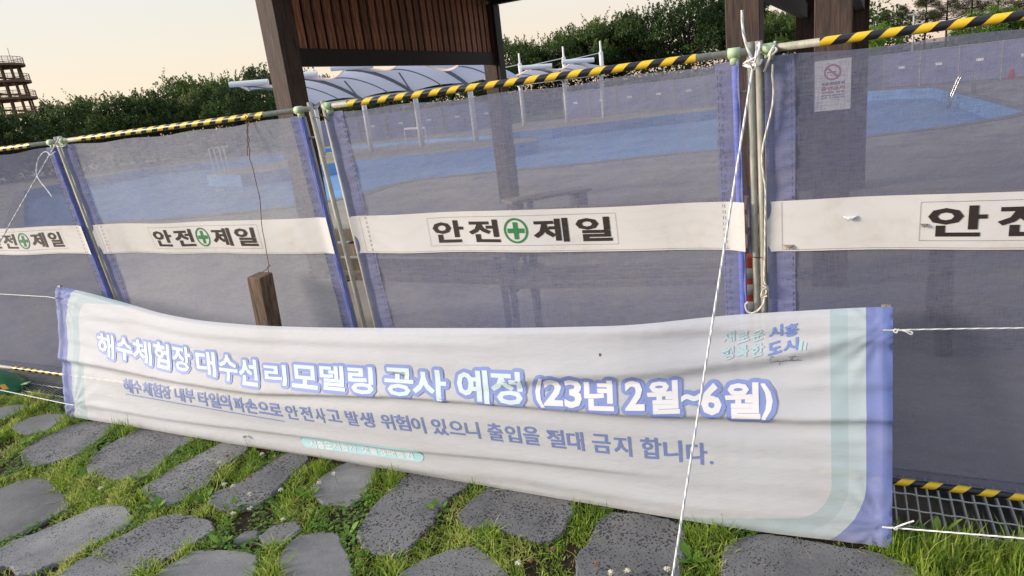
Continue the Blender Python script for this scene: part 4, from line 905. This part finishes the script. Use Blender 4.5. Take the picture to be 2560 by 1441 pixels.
# ------------------------------------------------------------------ ladder, pool rails, lamp, cone
ld = thing('pool_ladder', (3.4, 28.3, 0), 'shining stainless pool ladder at the right end of the pool', 'pool ladder')
for dy in (0, .55):
    a = [(3.05, 28.2+dy, -.45), (3.15, 28.2+dy, .0), (3.30, 28.2+dy, .45), (3.42, 28.2+dy, .70), (3.56, 28.2+dy, .80), (3.70, 28.2+dy, .74), (3.76, 28.2+dy, .5), (3.78, 28.2+dy, 0)]
    MB().tube(a, .028, 8).build('rail', MT['chrome'], ld, smooth=True)
for z in (-.3, -.05): MB().beam((3.12+z*.1, 28.2, z), (3.12+z*.1, 28.75, z), .08, .03).build('tread', MT['chrome'], ld)
pr = thing('pool_handrail', tuple(atz(555, 433)), 'set of thin white upright rails at the pool steps', 'handrail')
for xx in (537, 550, 563, 574):
    b = atz(xx, 434-(xx-537)*.1); MB().tube([tuple(b), (b[0]-.05, b[1], 1.0), (b[0]+.08, b[1]+.15, 1.05)], .025, 6).build('rail', MT['white_paint'], pr)
for yy in (450, 463, 477):
    a, b = atz(541, yy, -depth+.03), atz(562, yy-2, -depth+.03); MB().beam(a, b, .10, .05).build('step_nosing', MT['white_paint'], pr)
sg = thing('deck_board', tuple(atz(1036, 322)), 'low white board beside the second canopy column', 'board')
a = aty(1010, 322, 30); b = aty(1062, 319, 30); MB().beam(a, b, .05, .10).build('panel', MT['white_paint'], sg); MB().tube([a*[1,1,0], a], .02, 5).build('leg', MT['white_paint'], sg); MB().tube([b*[1,1,0], b], .02, 5).build('leg', MT['white_paint'], sg)
lp = thing('street_lamp', tuple(aty(2290, 110, 44)), 'slim grey park lamp with a flat T-shaped head among the pines', 'street lamp')
b0_ = aty(2290, 105, 44); tp = aty(2285, 38, 44)
MB().tube([(tp[0], 44, 0), (tp[0], 44, tp[2])], [.07, .05], 8).build('pole', MT['grate'], lp); MB().beam(aty(2270, 37, 44), aty(2293, 35, 44), .2, .06).build('lamp_head', MT['grate'], lp)
cn = thing('traffic_cone', tuple(atz(2532, 190)), 'faded orange traffic cone beyond the pool seen through the right net', 'traffic cone')
cb = atz(2532, 196); sc_ = 1.0
MB().tube([tuple(cb), (cb[0], cb[1], 1.0*sc_)], [.22, .03], 12).build('cone_body', MT['orange'], cn, smooth=True); MB().box((cb[0]-.27, cb[1]-.27, 0), (cb[0]+.27, cb[1]+.27, .05)).build('cone_foot', MT['orange'], cn)

# ------------------------------------------------------------------ far row of blue net fences
ORD = 'first second third fourth fifth sixth seventh eighth ninth tenth eleventh twelfth thirteenth fourteenth fifteenth sixteenth seventeenth eighteenth nineteenth twentieth twenty-first'.split()
def far_fence(a, b, n):
    a = np.array(a); b = np.array(b); src = None; rz = math.atan2(b[1]-a[1], b[0]-a[0]); nm_ = 'left stretch' if a[0] < -30 else ('middle stretch' if a[0] < 0 else 'right-hand stretch')
    for i in range(n):
        loc = a+(b-a)*i/n
        if src is None:
            t = thing('far_fence_panel', (0, 0, 0), 'blue net fence panel in the row beyond the pool', 'safety fence', 'blue net fence row beyond the pool'); t['_rot'] = True
            MB().grid([(x, .02*math.sin(x*5), z) for z in (.05, .85) for x in np.linspace(.04, 1.76, 9)], 8, 1).build('net_cloth', MT['hem'], t)
            MB().grid([(x, .02*math.sin(x*5), z) for z in (1.05, 1.6) for x in np.linspace(.04, 1.76, 9)], 8, 1).build('net_cloth', MT['hem'], t)
            MB().grid([(x, .02*math.sin(x*5), z) for z in (.85, 1.05) for x in np.linspace(.04, 1.76, 9)], 8, 1).build('white_band', MT['hem'], t)
            MB().box((.75, -.03, .88), (1.05, -.022, 1.0)).build('label_patch', MT['paper'], t)
            for x in (0.02, 1.78): MB().tube([(x, 0, 0), (x, 0, 1.65)], .02, 5).build('post', MT['steel'], t)
            MB().tube([(0, 0, 1.62), (1.8, 0, 1.62)], .02, 5).build('top_rail', MT['steel'], t); src = t
        else: t = copy_tree(src)
        t['label'] = '%s panel of the %s of blue net fence beyond the pool' % (ORD[i], nm_); t.location = (loc[0], loc[1], 0); t.rotation_euler = (0, 0, rz)
far_fence((-16.5, 41.6), (1.5, 40.4), 10); far_fence((1.5, 40.4), (11.8, 33.4), 7); far_fence((-34, 34.5), (-19.6, 39), 8)

# ------------------------------------------------------------------ trees
def leaf_mesh(name, centres, sizes, tints, up=.35, aspect=.55, m=None, droop=0):
    n = len(centres); c = np.asarray(centres); s = np.asarray(sizes)
    d = rng.normal(size=(n, 3)); d[:, 2] = d[:, 2]*.6+up; d /= np.linalg.norm(d, axis=1)[:, None]
    e = np.cross(d, rng.normal(size=(n, 3))); e /= np.linalg.norm(e, axis=1)[:, None]
    a = d*s[:, None]; b = e*s[:, None]*aspect
    V = np.stack([c-a*.5, c+b*.5, c+a*.5, c-b*.5], 1).reshape(-1, 3)
    me = bpy.data.meshes.new(name); me.vertices.add(4*n); me.vertices.foreach_set('co', V.ravel())
    me.loops.add(4*n); me.loops.foreach_set('vertex_index', np.arange(4*n)); me.polygons.add(n)
    me.polygons.foreach_set('loop_start', np.arange(n)*4); me.polygons.foreach_set('loop_total', np.full(n, 4)); me.update()
    at = me.attributes.new('tint', 'FLOAT', 'POINT'); at.data.foreach_set('value', np.repeat(tints, 4)); me.materials.append(m); return me
def tree_proto(H, R, seed, kind='broad'):
    rg = np.random.default_rng(seed); wood = MB(); C_l = []; Sz = []; Ti = []
    th = H*(.30 if kind == 'broad' else .5)
    if kind == 'broad':
        wood.tube([(0, 0, -.3), (.05, .02, th*.5), (.0, .1, th), (.1, .1, H*.6)], [.17, .14, .12, .05], 8)
        nb = 32
        for i in range(nb):
            a = rg.uniform(0, 6.283); rr = R*math.sqrt(rg.uniform(.02, 1)); zz = H*(.34+.50*rg.uniform()**.8*(1-.45*(rr/R)**2)); bc = np.array([rr*math.cos(a), rr*math.sin(a), zz])
            wood.tube([(0, 0, th*rg.uniform(.7, 1)), bc*[.5, .5, 0]+[0, 0, th+(zz-th)*.55], bc], [.07, .045, .015], 5, False)
            br = rg.uniform(.5, 1.1)*R*.33; n = 270; p = rg.normal(size=(n, 3)); p /= np.linalg.norm(p, axis=1)[:, None]
            p *= (rg.uniform(.35, 1, n)**.5)[:, None]*br*np.array([1.2, 1.2, .46]); tb = rg.uniform(-.12, .42)
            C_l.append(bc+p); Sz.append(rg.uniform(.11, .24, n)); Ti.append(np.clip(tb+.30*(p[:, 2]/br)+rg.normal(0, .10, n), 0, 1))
            for k in range(8):                                   # upward sprays
                b2 = bc+np.array([rg.normal(0, br*.5), rg.normal(0, br*.5), br*.35]); dr = _unit([rg.normal(0, .6), rg.normal(0, .6), 1.1]); L = rg.uniform(.3, .75)*(2 if rg.uniform() < .12 else 1); m_ = 30; tt = rg.uniform(0, 1, m_)
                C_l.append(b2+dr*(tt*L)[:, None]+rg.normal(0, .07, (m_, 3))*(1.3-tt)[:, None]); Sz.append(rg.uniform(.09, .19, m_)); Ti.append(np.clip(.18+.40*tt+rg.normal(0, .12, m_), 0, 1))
    else:
        wood.tube([(0, 0, -.3), (.1, 0, H*.4), (0, .08, H*.75), (0, 0, H*.97)], [.15, .12, .07, .02], 8)
        for i in range(64):
            zz = H*rg.uniform(.34, .99); a = rg.uniform(0, 6.283); L = R*(1.10-(zz/H-.34)/.68)*rg.uniform(.65, 1.15); tip = np.array([L*math.cos(a), L*math.sin(a), zz+.30*L])
            wood.tube([(0, 0, zz), tip*[.5, .5, 0]+[0, 0, zz+.05*L], tip], [.04, .028, .01], 4, False)
            for k in range(7):
                f_ = rg.uniform(.35, 1.05); bc = np.array([0, 0, zz])*(1-f_)+tip*f_+rg.normal(0, .12, 3); n = 46; p = rg.normal(size=(n, 3))*[.22, .22, .14]
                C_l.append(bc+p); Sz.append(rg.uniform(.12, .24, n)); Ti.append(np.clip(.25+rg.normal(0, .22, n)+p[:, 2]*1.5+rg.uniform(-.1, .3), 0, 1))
    return wood, np.concatenate(C_l), np.concatenate(Sz), np.concatenate(Ti)
protos = {}
for nm, (H, R, sd, kd, mm) in {'b0': (7, 3.4, 1, 'broad', 'leaf'), 'b1': (7, 3.0, 2, 'broad', 'leaf'), 'b2': (7, 3.7, 3, 'broad', 'leaf'), 'b3': (7, 3.1, 9, 'broad', 'leaf'), 'g0': (7, 3.3, 4, 'broad', 'leaf_bright'), 'p0': (9, 2.6, 5, 'pine', 'pine'), 'p1': (9, 2.9, 6, 'pine', 'pine')}.items():
    wd, c_, s_, t_ = tree_proto(H, R, sd, kd); wm = bpy.data.meshes.new('trunk'); wm.from_pydata(wd.v, [], wd.f); wm.update(); wm.materials.append(MT['bark']); wm.polygons.foreach_set('use_smooth', [True]*len(wm.polygons))
    H = float(np.quantile(c_[:, 2], .997)); protos[nm] = (wm, leaf_mesh('crown', c_, s_, t_, 1.15 if kd == 'broad' else .5, .55 if kd == 'broad' else .2, MT[mm]), H)
def tree(px, pytop, D, nm, label, cat='tree', group=None, rot=None, wscale=1.0):
    d = ray(px, 300); d = d/np.hypot(d[0], d[1]); 
    # height of the crown top so that it reaches the skyline there
    lo, hi = 0, 30
    for _ in range(30):
        mid = (lo+hi)/2; lo, hi = (mid, hi) if proj(CAM*[1,1,0]+np.array([d[0]*D, d[1]*D, mid]))[1] > pytop else (lo, mid)
    # follow the true column of that pixel at the top height
    dd = ray(px, pytop); k = D/np.hypot(dd[0], dd[1]); x, y = dd[0]*k, dd[1]*k; zt = CAM[2]+dd[2]*k; z0 = hz(x, y) if y > 42.4 else 0
    wm, lm, H = protos[nm]; sc = (zt-z0)/H
    t = thing('pine_tree' if nm[0] == 'p' else 'broadleaf_tree', (x, y, z0), label, cat, group); t['_rot'] = True
    a = link('trunk', wm, None, t); b = link('crown', lm, None, t)
    a.location = b.location = (0, 0, 0); t.rotation_euler = (0, 0, random.uniform(0, 6.28) if rot is None else rot); t.scale = (sc*wscale, sc*wscale, sc)
T1 = [(-150,262,60),(-30,262,57),(70,276,60),(170,246,56),(248,237,60),(352,226,55),(410,203,58),(490,186,57),(575,196,56),(660,164,60),(735,180,57),(800,190,55),(880,196,58),(960,186,60),(1040,170,57),(1120,165,60),(1205,150,58)]
T2 = [(1283,90,56),(1332,112,60),(1378,86,55),(1450,60,58),(1515,34,56),(1545,60,60),(1600,22,55),(1715,-18,55),(1835,-20,56),(1885,0,60),(1945,30,52),(2005,34,55),(2070,25,58)]
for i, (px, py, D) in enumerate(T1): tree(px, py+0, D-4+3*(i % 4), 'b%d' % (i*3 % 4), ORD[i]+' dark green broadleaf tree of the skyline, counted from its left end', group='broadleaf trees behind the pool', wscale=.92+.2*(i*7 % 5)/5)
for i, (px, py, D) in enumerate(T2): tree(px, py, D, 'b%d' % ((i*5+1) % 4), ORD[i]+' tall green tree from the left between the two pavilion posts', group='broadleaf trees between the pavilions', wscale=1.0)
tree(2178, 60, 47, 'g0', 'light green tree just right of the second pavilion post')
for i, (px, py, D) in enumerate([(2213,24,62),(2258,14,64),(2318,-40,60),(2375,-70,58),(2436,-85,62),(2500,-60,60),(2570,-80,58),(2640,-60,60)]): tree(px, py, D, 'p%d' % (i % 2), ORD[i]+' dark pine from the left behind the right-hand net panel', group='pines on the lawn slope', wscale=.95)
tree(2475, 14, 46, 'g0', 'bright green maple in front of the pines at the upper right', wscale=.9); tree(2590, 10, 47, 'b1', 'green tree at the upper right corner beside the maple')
# low shrubs on the slope so the skyline has no gaps underneath
us = []; ss_ = []; tt_ = []
for i in range(300):
    px = -260+i*8.4; dd = ray(px, 330); k = rng.uniform(58, 66)/np.hypot(dd[0], dd[1]); x, y = dd[0]*k, dd[1]*k
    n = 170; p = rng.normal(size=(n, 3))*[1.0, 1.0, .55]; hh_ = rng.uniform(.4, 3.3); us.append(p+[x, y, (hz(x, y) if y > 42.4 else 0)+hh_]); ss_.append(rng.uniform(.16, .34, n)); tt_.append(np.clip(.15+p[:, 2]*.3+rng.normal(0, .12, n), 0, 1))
tag(link('undergrowth', leaf_mesh('undergrowth', np.concatenate(us), np.concatenate(ss_), np.concatenate(tt_), .35, .6, MT['leaf']), None), kind='stuff')

# ------------------------------------------------------------------ observation tower
d = ray(54, 383); d = d/np.hypot(d[0], d[1]); D = 180.0; 
cen = np.array([d[0]*D, d[1]*D, 0]); tw = thing('observation_tower', tuple(cen), 'round timber observation tower with spiral decks above the trees at the left', 'tower')
def zof(py, px=20):
    dd = ray(px, py); return CAM[2]+dd[2]*D/np.hypot(dd[0], dd[1])
zd = [zof(163, 10), zof(200, 15), zof(242, 20), zof(262, 20)-2.5]; gap = 3.35; ztop = zof(163, 10)
R1 = 4.05; R2 = 5.2
def ring(z, r0, r1, h, name, a0=0, a1=2*math.pi, dz=0):
    n = 48; m = MB(); P = []
    for k in range(n+1):
        a = a0+(a1-a0)*k/n; zz = z+dz*k/n
        for rr, hh in ((r0, 0), (r1, 0), (r1, h), (r0, h)): P.append((cen[0]+rr*math.cos(a), cen[1]+rr*math.sin(a), zz+hh))
    m.add(P, [(k*4+j, k*4+(j+1) % 4, (k+1)*4+(j+1) % 4, (k+1)*4+j) for k in range(n) for j in range(4)]); return m.build(name, MT['tower'], tw)
for lvl in range(6):
    z = ztop-gap*lvl; rr = R2+.28*lvl
    ring(z, 0.2 if lvl == 0 else R1-1.2, rr, -.45, 'deck_ring')
    if lvl: ring(z, R1-1.1, R1+.3, -.3, 'ramp', 0, 2*math.pi, gap)
    nb = 30
    m = MB()
    for k in range(nb):
        a = 2*math.pi*k/nb; x, y = cen[0]+(rr-.15)*math.cos(a), cen[1]+(rr-.15)*math.sin(a); m.tube([(x, y, z), (x, y, z+1.25)], .05, 4)
    for h in (.3, .6, .9, 1.25):
        m.tube([(cen[0]+(rr-.15)*math.cos(a), cen[1]+(rr-.15)*math.sin(a), z+h) for a in np.linspace(0, 6.283, 40)], .035 if h < 1.2 else .06, 4)
    m.build('railing', MT['tower'], tw)
for k in range(14):
    a = 2*math.pi*(k+.3)/14; rb = R1+1.2
    MB().tube([(cen[0]+rb*math.cos(a), cen[1]+rb*math.sin(a), 0), (cen[0]+R1*math.cos(a), cen[1]+R1*math.sin(a), ztop)], .22, 6).build('column', MT['tower'], tw)
MB().tube([(cen[0]+3.9, cen[1]+1.2, ztop), (cen[0]+3.9, cen[1]+1.2, ztop+3.0)], .05, 5).build('antenna', MT['tower'], tw)

# ------------------------------------------------------------------ grass, clover, weeds between the stones
def inside(poly, P):
    x, y = P[:, 0], P[:, 1]; c = np.zeros(len(P), bool); n = len(poly); j = n-1
    for i in range(n):
        xi, yi = poly[i]; xj, yj = poly[j]; m_ = ((yi > y) != (yj > y)) & (x < (xj-xi)*(y-yi)/(yj-yi+1e-12)+xi); c ^= m_; j = i
    return c
def nz2(x, y, s, seed=0):
    return .5+.25*(np.sin(x*s+seed)+np.sin(y*s*1.3+seed*2.1))*np.cos((x-y)*s*.7+seed)+.25*np.sin(x*s*2.7+y*s*1.9+seed)
N_ = 420000
P = np.stack([rng.uniform(-6.2, 1.3, N_), rng.uniform(.75, 2.215, N_)], -1)
# keep what the camera could see plus a margin
q = (ROT.T @ (np.concatenate([P, np.zeros((N_, 1))], 1)-CAM).T).T; px_ = 1280+F_PX*q[:, 0]/-q[:, 2]; py_ = 720-F_PX*q[:, 1]/-q[:, 2]
P = P[(px_ > -260) & (px_ < 2820) & (py_ < 1640)]
ins = np.zeros(len(P), bool)
for sp in stone_polys:
    c_ = sp.mean(0); ins |= inside(c_+(sp-c_)*.955, P)
P = P[~ins]
den = nz2(P[:, 0], P[:, 1], 6, 1)
# bare soil close to some stones, under the banner and at the right corner
dens = np.clip(.72+.6*(den-.38), .25, 1); dens *= np.where((P[:, 1] > 2.06) & (P[:, 0] < .12) & (P[:, 0] > -4.1), .12, 1)
bare = nz2(P[:, 0], P[:, 1], 11, 4); dens *= np.where(bare < .16, .15, 1)
P = P[rng.uniform(size=len(P)) < dens*.72]
n = len(P); cl = nz2(P[:, 0], P[:, 1], 4.2, 7)
def blades(P, hmin, hmax, wd, tint, name, m, lean_=.7):
    n = len(P); h = rng.uniform(hmin, hmax, n)*(.55+.9*nz2(P[:, 0], P[:, 1], 17, 3)*nz2(P[:, 0], P[:, 1], 5, 6)*2); a = rng.uniform(0, 6.283, n); ln = np.abs(rng.normal(0, lean_, n))*h; dx, dy = np.cos(a)*ln, np.sin(a)*ln
    b = a+math.pi/2+rng.normal(0, .5, n); w_ = wd*rng.uniform(.6, 1.3, n); bx_, by_ = np.cos(b)*w_, np.sin(b)*w_
    z0 = np.full(n, -.013)
    V = np.stack([np.stack([P[:, 0]-bx_, P[:, 1]-by_, z0], -1), np.stack([P[:, 0]+bx_, P[:, 1]+by_, z0], -1),
                  np.stack([P[:, 0]+dx*.45+bx_*.8, P[:, 1]+dy*.45+by_*.8, z0+h*.62], -1), np.stack([P[:, 0]+dx*.45-bx_*.8, P[:, 1]+dy*.45-by_*.8, z0+h*.62], -1),
                  np.stack([P[:, 0]+dx, P[:, 1]+dy, z0+h*(1-.12*lean_)], -1)], 1).reshape(-1, 3)
    base = (np.arange(n)*5)[:, None]; lp_ = np.concatenate([base+np.array([[0, 1, 2, 3]]), base+np.array([[3, 2, 4]])], 1).ravel()
    me = bpy.data.meshes.new(name); me.vertices.add(5*n); me.vertices.foreach_set('co', V.ravel()); me.loops.add(len(lp_)); me.loops.foreach_set('vertex_index', lp_)
    ls = (np.arange(n)*7)[:, None]+np.array([[0, 4]]); me.polygons.add(2*n); me.polygons.foreach_set('loop_start', ls.ravel()); me.polygons.foreach_set('loop_total', np.tile([4, 3], n)); me.update()
    at = me.attributes.new('tint', 'FLOAT', 'POINT'); at.data.foreach_set('value', np.repeat(tint, 5)); o = link(name, me, m); o['kind'] = 'stuff'; return o
g = P[(cl < .88)]
blades(g, .010, .034, .0024, np.clip(.30+.5*nz2(g[:, 0], g[:, 1], 9, 2)-.1+rng.normal(0, .16, len(g))+(rng.uniform(size=len(g)) < .08)*.5, 0, 1), 'grass', MT['grass'], 1.0)
right = np.stack([rng.uniform(.08, .9, 5200), rng.uniform(1.80, 2.22, 5200)], -1); ir = np.zeros(len(right), bool)
for sp in stone_polys: ir |= inside(sp, right)
right = right[~ir]; right = right[(right[:, 1] > 1.93+.0*right[:, 0])]
blades(right, .02, .070, .0022, np.clip(.4+rng.normal(0, .2, len(right)), 0, 1), 'tall_grass', MT['grass'], .6)
fr_ = np.stack([rng.uniform(-4.6, .1, 2600), rng.uniform(1.93, 2.03, 2600)], -1); ir = np.zeros(len(fr_), bool)
for sp in stone_polys: ir |= inside(sp, fr_)
fr_ = fr_[~ir]; blades(fr_, .025, .075, .0017, np.clip(.4+rng.normal(0, .2, len(fr_)), 0, 1), 'grass_fringe', MT['grass'], .5)
# clover: three round leaflets per stem
c = P[(cl > .72)]; c = c[rng.uniform(size=len(c)) < .30]; m = MB(); tints = []
Vv = []; Ff = []
for i, (x, y) in enumerate(c):
    h = rng.uniform(.010, .030); r = rng.uniform(.0022, .0048); a0 = rng.uniform(0, 6.28); tx_, ty_ = rng.normal(0, .25, 2)
    for k in range(3):
        a = a0+k*2.094; cx_, cy_ = x+r*math.cos(a), y+r*math.sin(a); b0i = len(Vv)
        for t_ in range(6):
            aa = a+t_*1.047; ex, ey = r*.95*math.cos(aa), r*.95*math.sin(aa); Vv.append((cx_+ex, cy_+ey, -.012+h+(ex+r*math.cos(a))*tx_+(ey+r*math.sin(a))*ty_))
        Ff.append(tuple(range(b0i, b0i+6)))
    tints += [float(np.clip(rng.normal(.4, .2), 0, 1))]*18
me = bpy.data.meshes.new('clover_patch'); me.from_pydata(Vv, [], Ff); me.update(); me.materials.append(MT['clover'])
at = me.attributes.new('tint', 'FLOAT', 'POINT'); at.data.foreach_set('value', np.array(tints)); o = link('clover_patch', me, None); o['kind'] = 'stuff'
# dry stalks and litter lying about
m = MB()
for i in range(900):
    x, y = rng.uniform(-4.9, .8), rng.uniform(1.0, 2.05); on = any(inside(sp, np.array([[x, y]]))[0] for sp in stone_polys)
    if on and rng.uniform() < .8: continue
    L, a, z = rng.uniform(.015, .06), rng.uniform(0, 6.28), (.013 if on else rng.uniform(-.008, .02))
    m.tube([(x, y, z), (x+L*.5*math.cos(a)+.004, y+L*.5*math.sin(a), z+.004), (x+L*math.cos(a), y+L*math.sin(a), z)], .0007, 3, False)
tag(m.build('plant_litter', mat('dry_straw', (.28,.19,.10), .9)), kind='stuff')
# leafy weeds as plants of their own
def weed(px, py, size, nl, label, mm='clover', upr=.5, group=None):
    p = atz(px, py); t = thing('weed_plant', (p[0], p[1], -.01), label, 'weed', group); t['_rot'] = True
    for k in range(nl):
        a = 6.283*k/nl+random.uniform(-.3, .3); L = size*1.1*random.uniform(.7, 1.15); u_ = (upr+.25)*random.uniform(.5, 1.4); d_ = np.array([math.cos(a), math.sin(a), u_]); s_ = np.array([-math.sin(a), math.cos(a), 0]); V = []
        for f_, wf, dz in ((0, .05, 0), (.25, .14, .02), (.55, .24, .0), (.8, .17, -.08), (1, .01, -.2)):
            c_ = d_*L*f_+np.array([0, 0, dz*L]); V += [tuple(c_-s_*L*wf), tuple(c_+np.array([0, 0, -.03*L])), tuple(c_+s_*L*wf)]
        me = bpy.data.meshes.new('leaf'); me.from_pydata(V, [], [(i*3+j, i*3+j+1, i*3+j+4, i*3+j+3) for i in range(4) for j in range(2)]); me.update()
        at = me.attributes.new('tint', 'FLOAT', 'POINT'); at.data.foreach_set('value', np.full(len(V), random.uniform(.45, .95))); me.materials.append(MT[mm]); o = link('leaf', me, None, t, True); o.location = (0, 0, 0)
weed(392, 1270, .050, 7, 'leafy green weed rosette between two pitted stones at the lower left'); weed(512, 1250, .055, 5, 'upright leafy weed beside the largest clover flowers')
weed(590, 1268, .050, 5, 'light green weed below the banner lozenge, near a clover flower'); weed(555, 1360, .045, 9, 'pale rosette weed above the broken small stones')
weed(215, 1195, .05, 5, 'broad-leaved weed in the grass junction on the left'); weed(352, 1195, .06, 5, 'long-leaved weed at the tip of a pitted stone'); weed(465, 1215, .065, 6, 'narrow-leaved weed on the stone below the banner edge')
weed(212, 1050, .045, 6, 'yellow-green weed against the lower left banner corner'); weed(1730, 1400, .055, 6, 'broad weed at the foot of the guy rope'); weed(1865, 1300, .05, 8, 'round-leaved weed touching the banner right of the guy rope', upr=1.1)
weed(1100, 1275, .05, 5, 'yellowing weed between the two stones under the middle of the banner'); weed(870, 1335, .045, 5, 'small weed left of the dark soil patch'); weed(775, 1240, .05, 5, 'leafy weed beside the grey smooth stone'); weed(60, 1110, .05, 7, 'bright weed clump on the left grass strip')
weed(2340, 1345, .055, 4, 'small weed growing up through the right drain grate', upr=1.3); weed(500, 1090, .045, 10, 'dense clover tuft at the banner foot above two pitted stones', upr=1.0)
# clover flowers
MT['flower'] = mat('clover_flower_head', (.62,.58,.46), .8); MT['flower_old'] = mat('faded_clover_head', (.28,.15,.08), .8); MT['stem'] = mat('flower_stem', (.10,.16,.04), .7)
for i, (px, py, h, old) in enumerate([(252,1221,.06,0),(655,1136,.07,0),(568,1140,.05,1),(530,1150,.06,0),(548,1157,.06,0),(611,1093,.09,0),(690,1146,.05,1),(583,1215,.06,0),(561,1211,.05,0),(624,1236,.06,0),(611,1201,.05,1),(626,1192,.05,1),(708,1300,.02,0),(625,1271,.05,0),(583,1284,.05,0),(797,1208,.07,0),(835,1185,.07,0),(743,1252,.04,1),(702,1225,.04,0),(1296,1408,.04,0),(1325,1403,.04,1),(1492,1410,.04,1),(1382,1372,.03,1),(1528,1432,.04,0),(1568,1428,.03,0),(1668,1424,.03,0),(548,1178,.04,1)]):
    z = h*.85; p = atz(px, py, z); g_ = atz(px+8, py+10+h*260, 0); t = thing('clover_flower', (p[0], p[1], 0), ('faded brown' if old else 'round white')+' clover flower head standing in the joints of the stone path', 'flower', 'faded clover flowers' if old else 'white clover flowers')
    MB().tube([(p[0]+.01, p[1]+.008, -.01), (p[0]+.004, p[1]+.002, z*.6), (p[0], p[1], z)], .0009, 4).build('stem', MT['stem'], t)
    m = MB(); rr = .0085 if old else .0105
    for k in range(26):
        v = rng.normal(size=3); v /= np.linalg.norm(v); v[2] = abs(v[2])*.9-.2; a_ = np.array(p)+v*rr*.3; m.tube([a_, np.array(p)+v*rr*1.15+np.array([0, 0, .001])], [.0026, .0012], 4)
    m.build('flower_head', MT['flower_old' if old else 'flower'], t)
for o in bpy.data.objects:
    if '_rot' in o: del o['_rot']
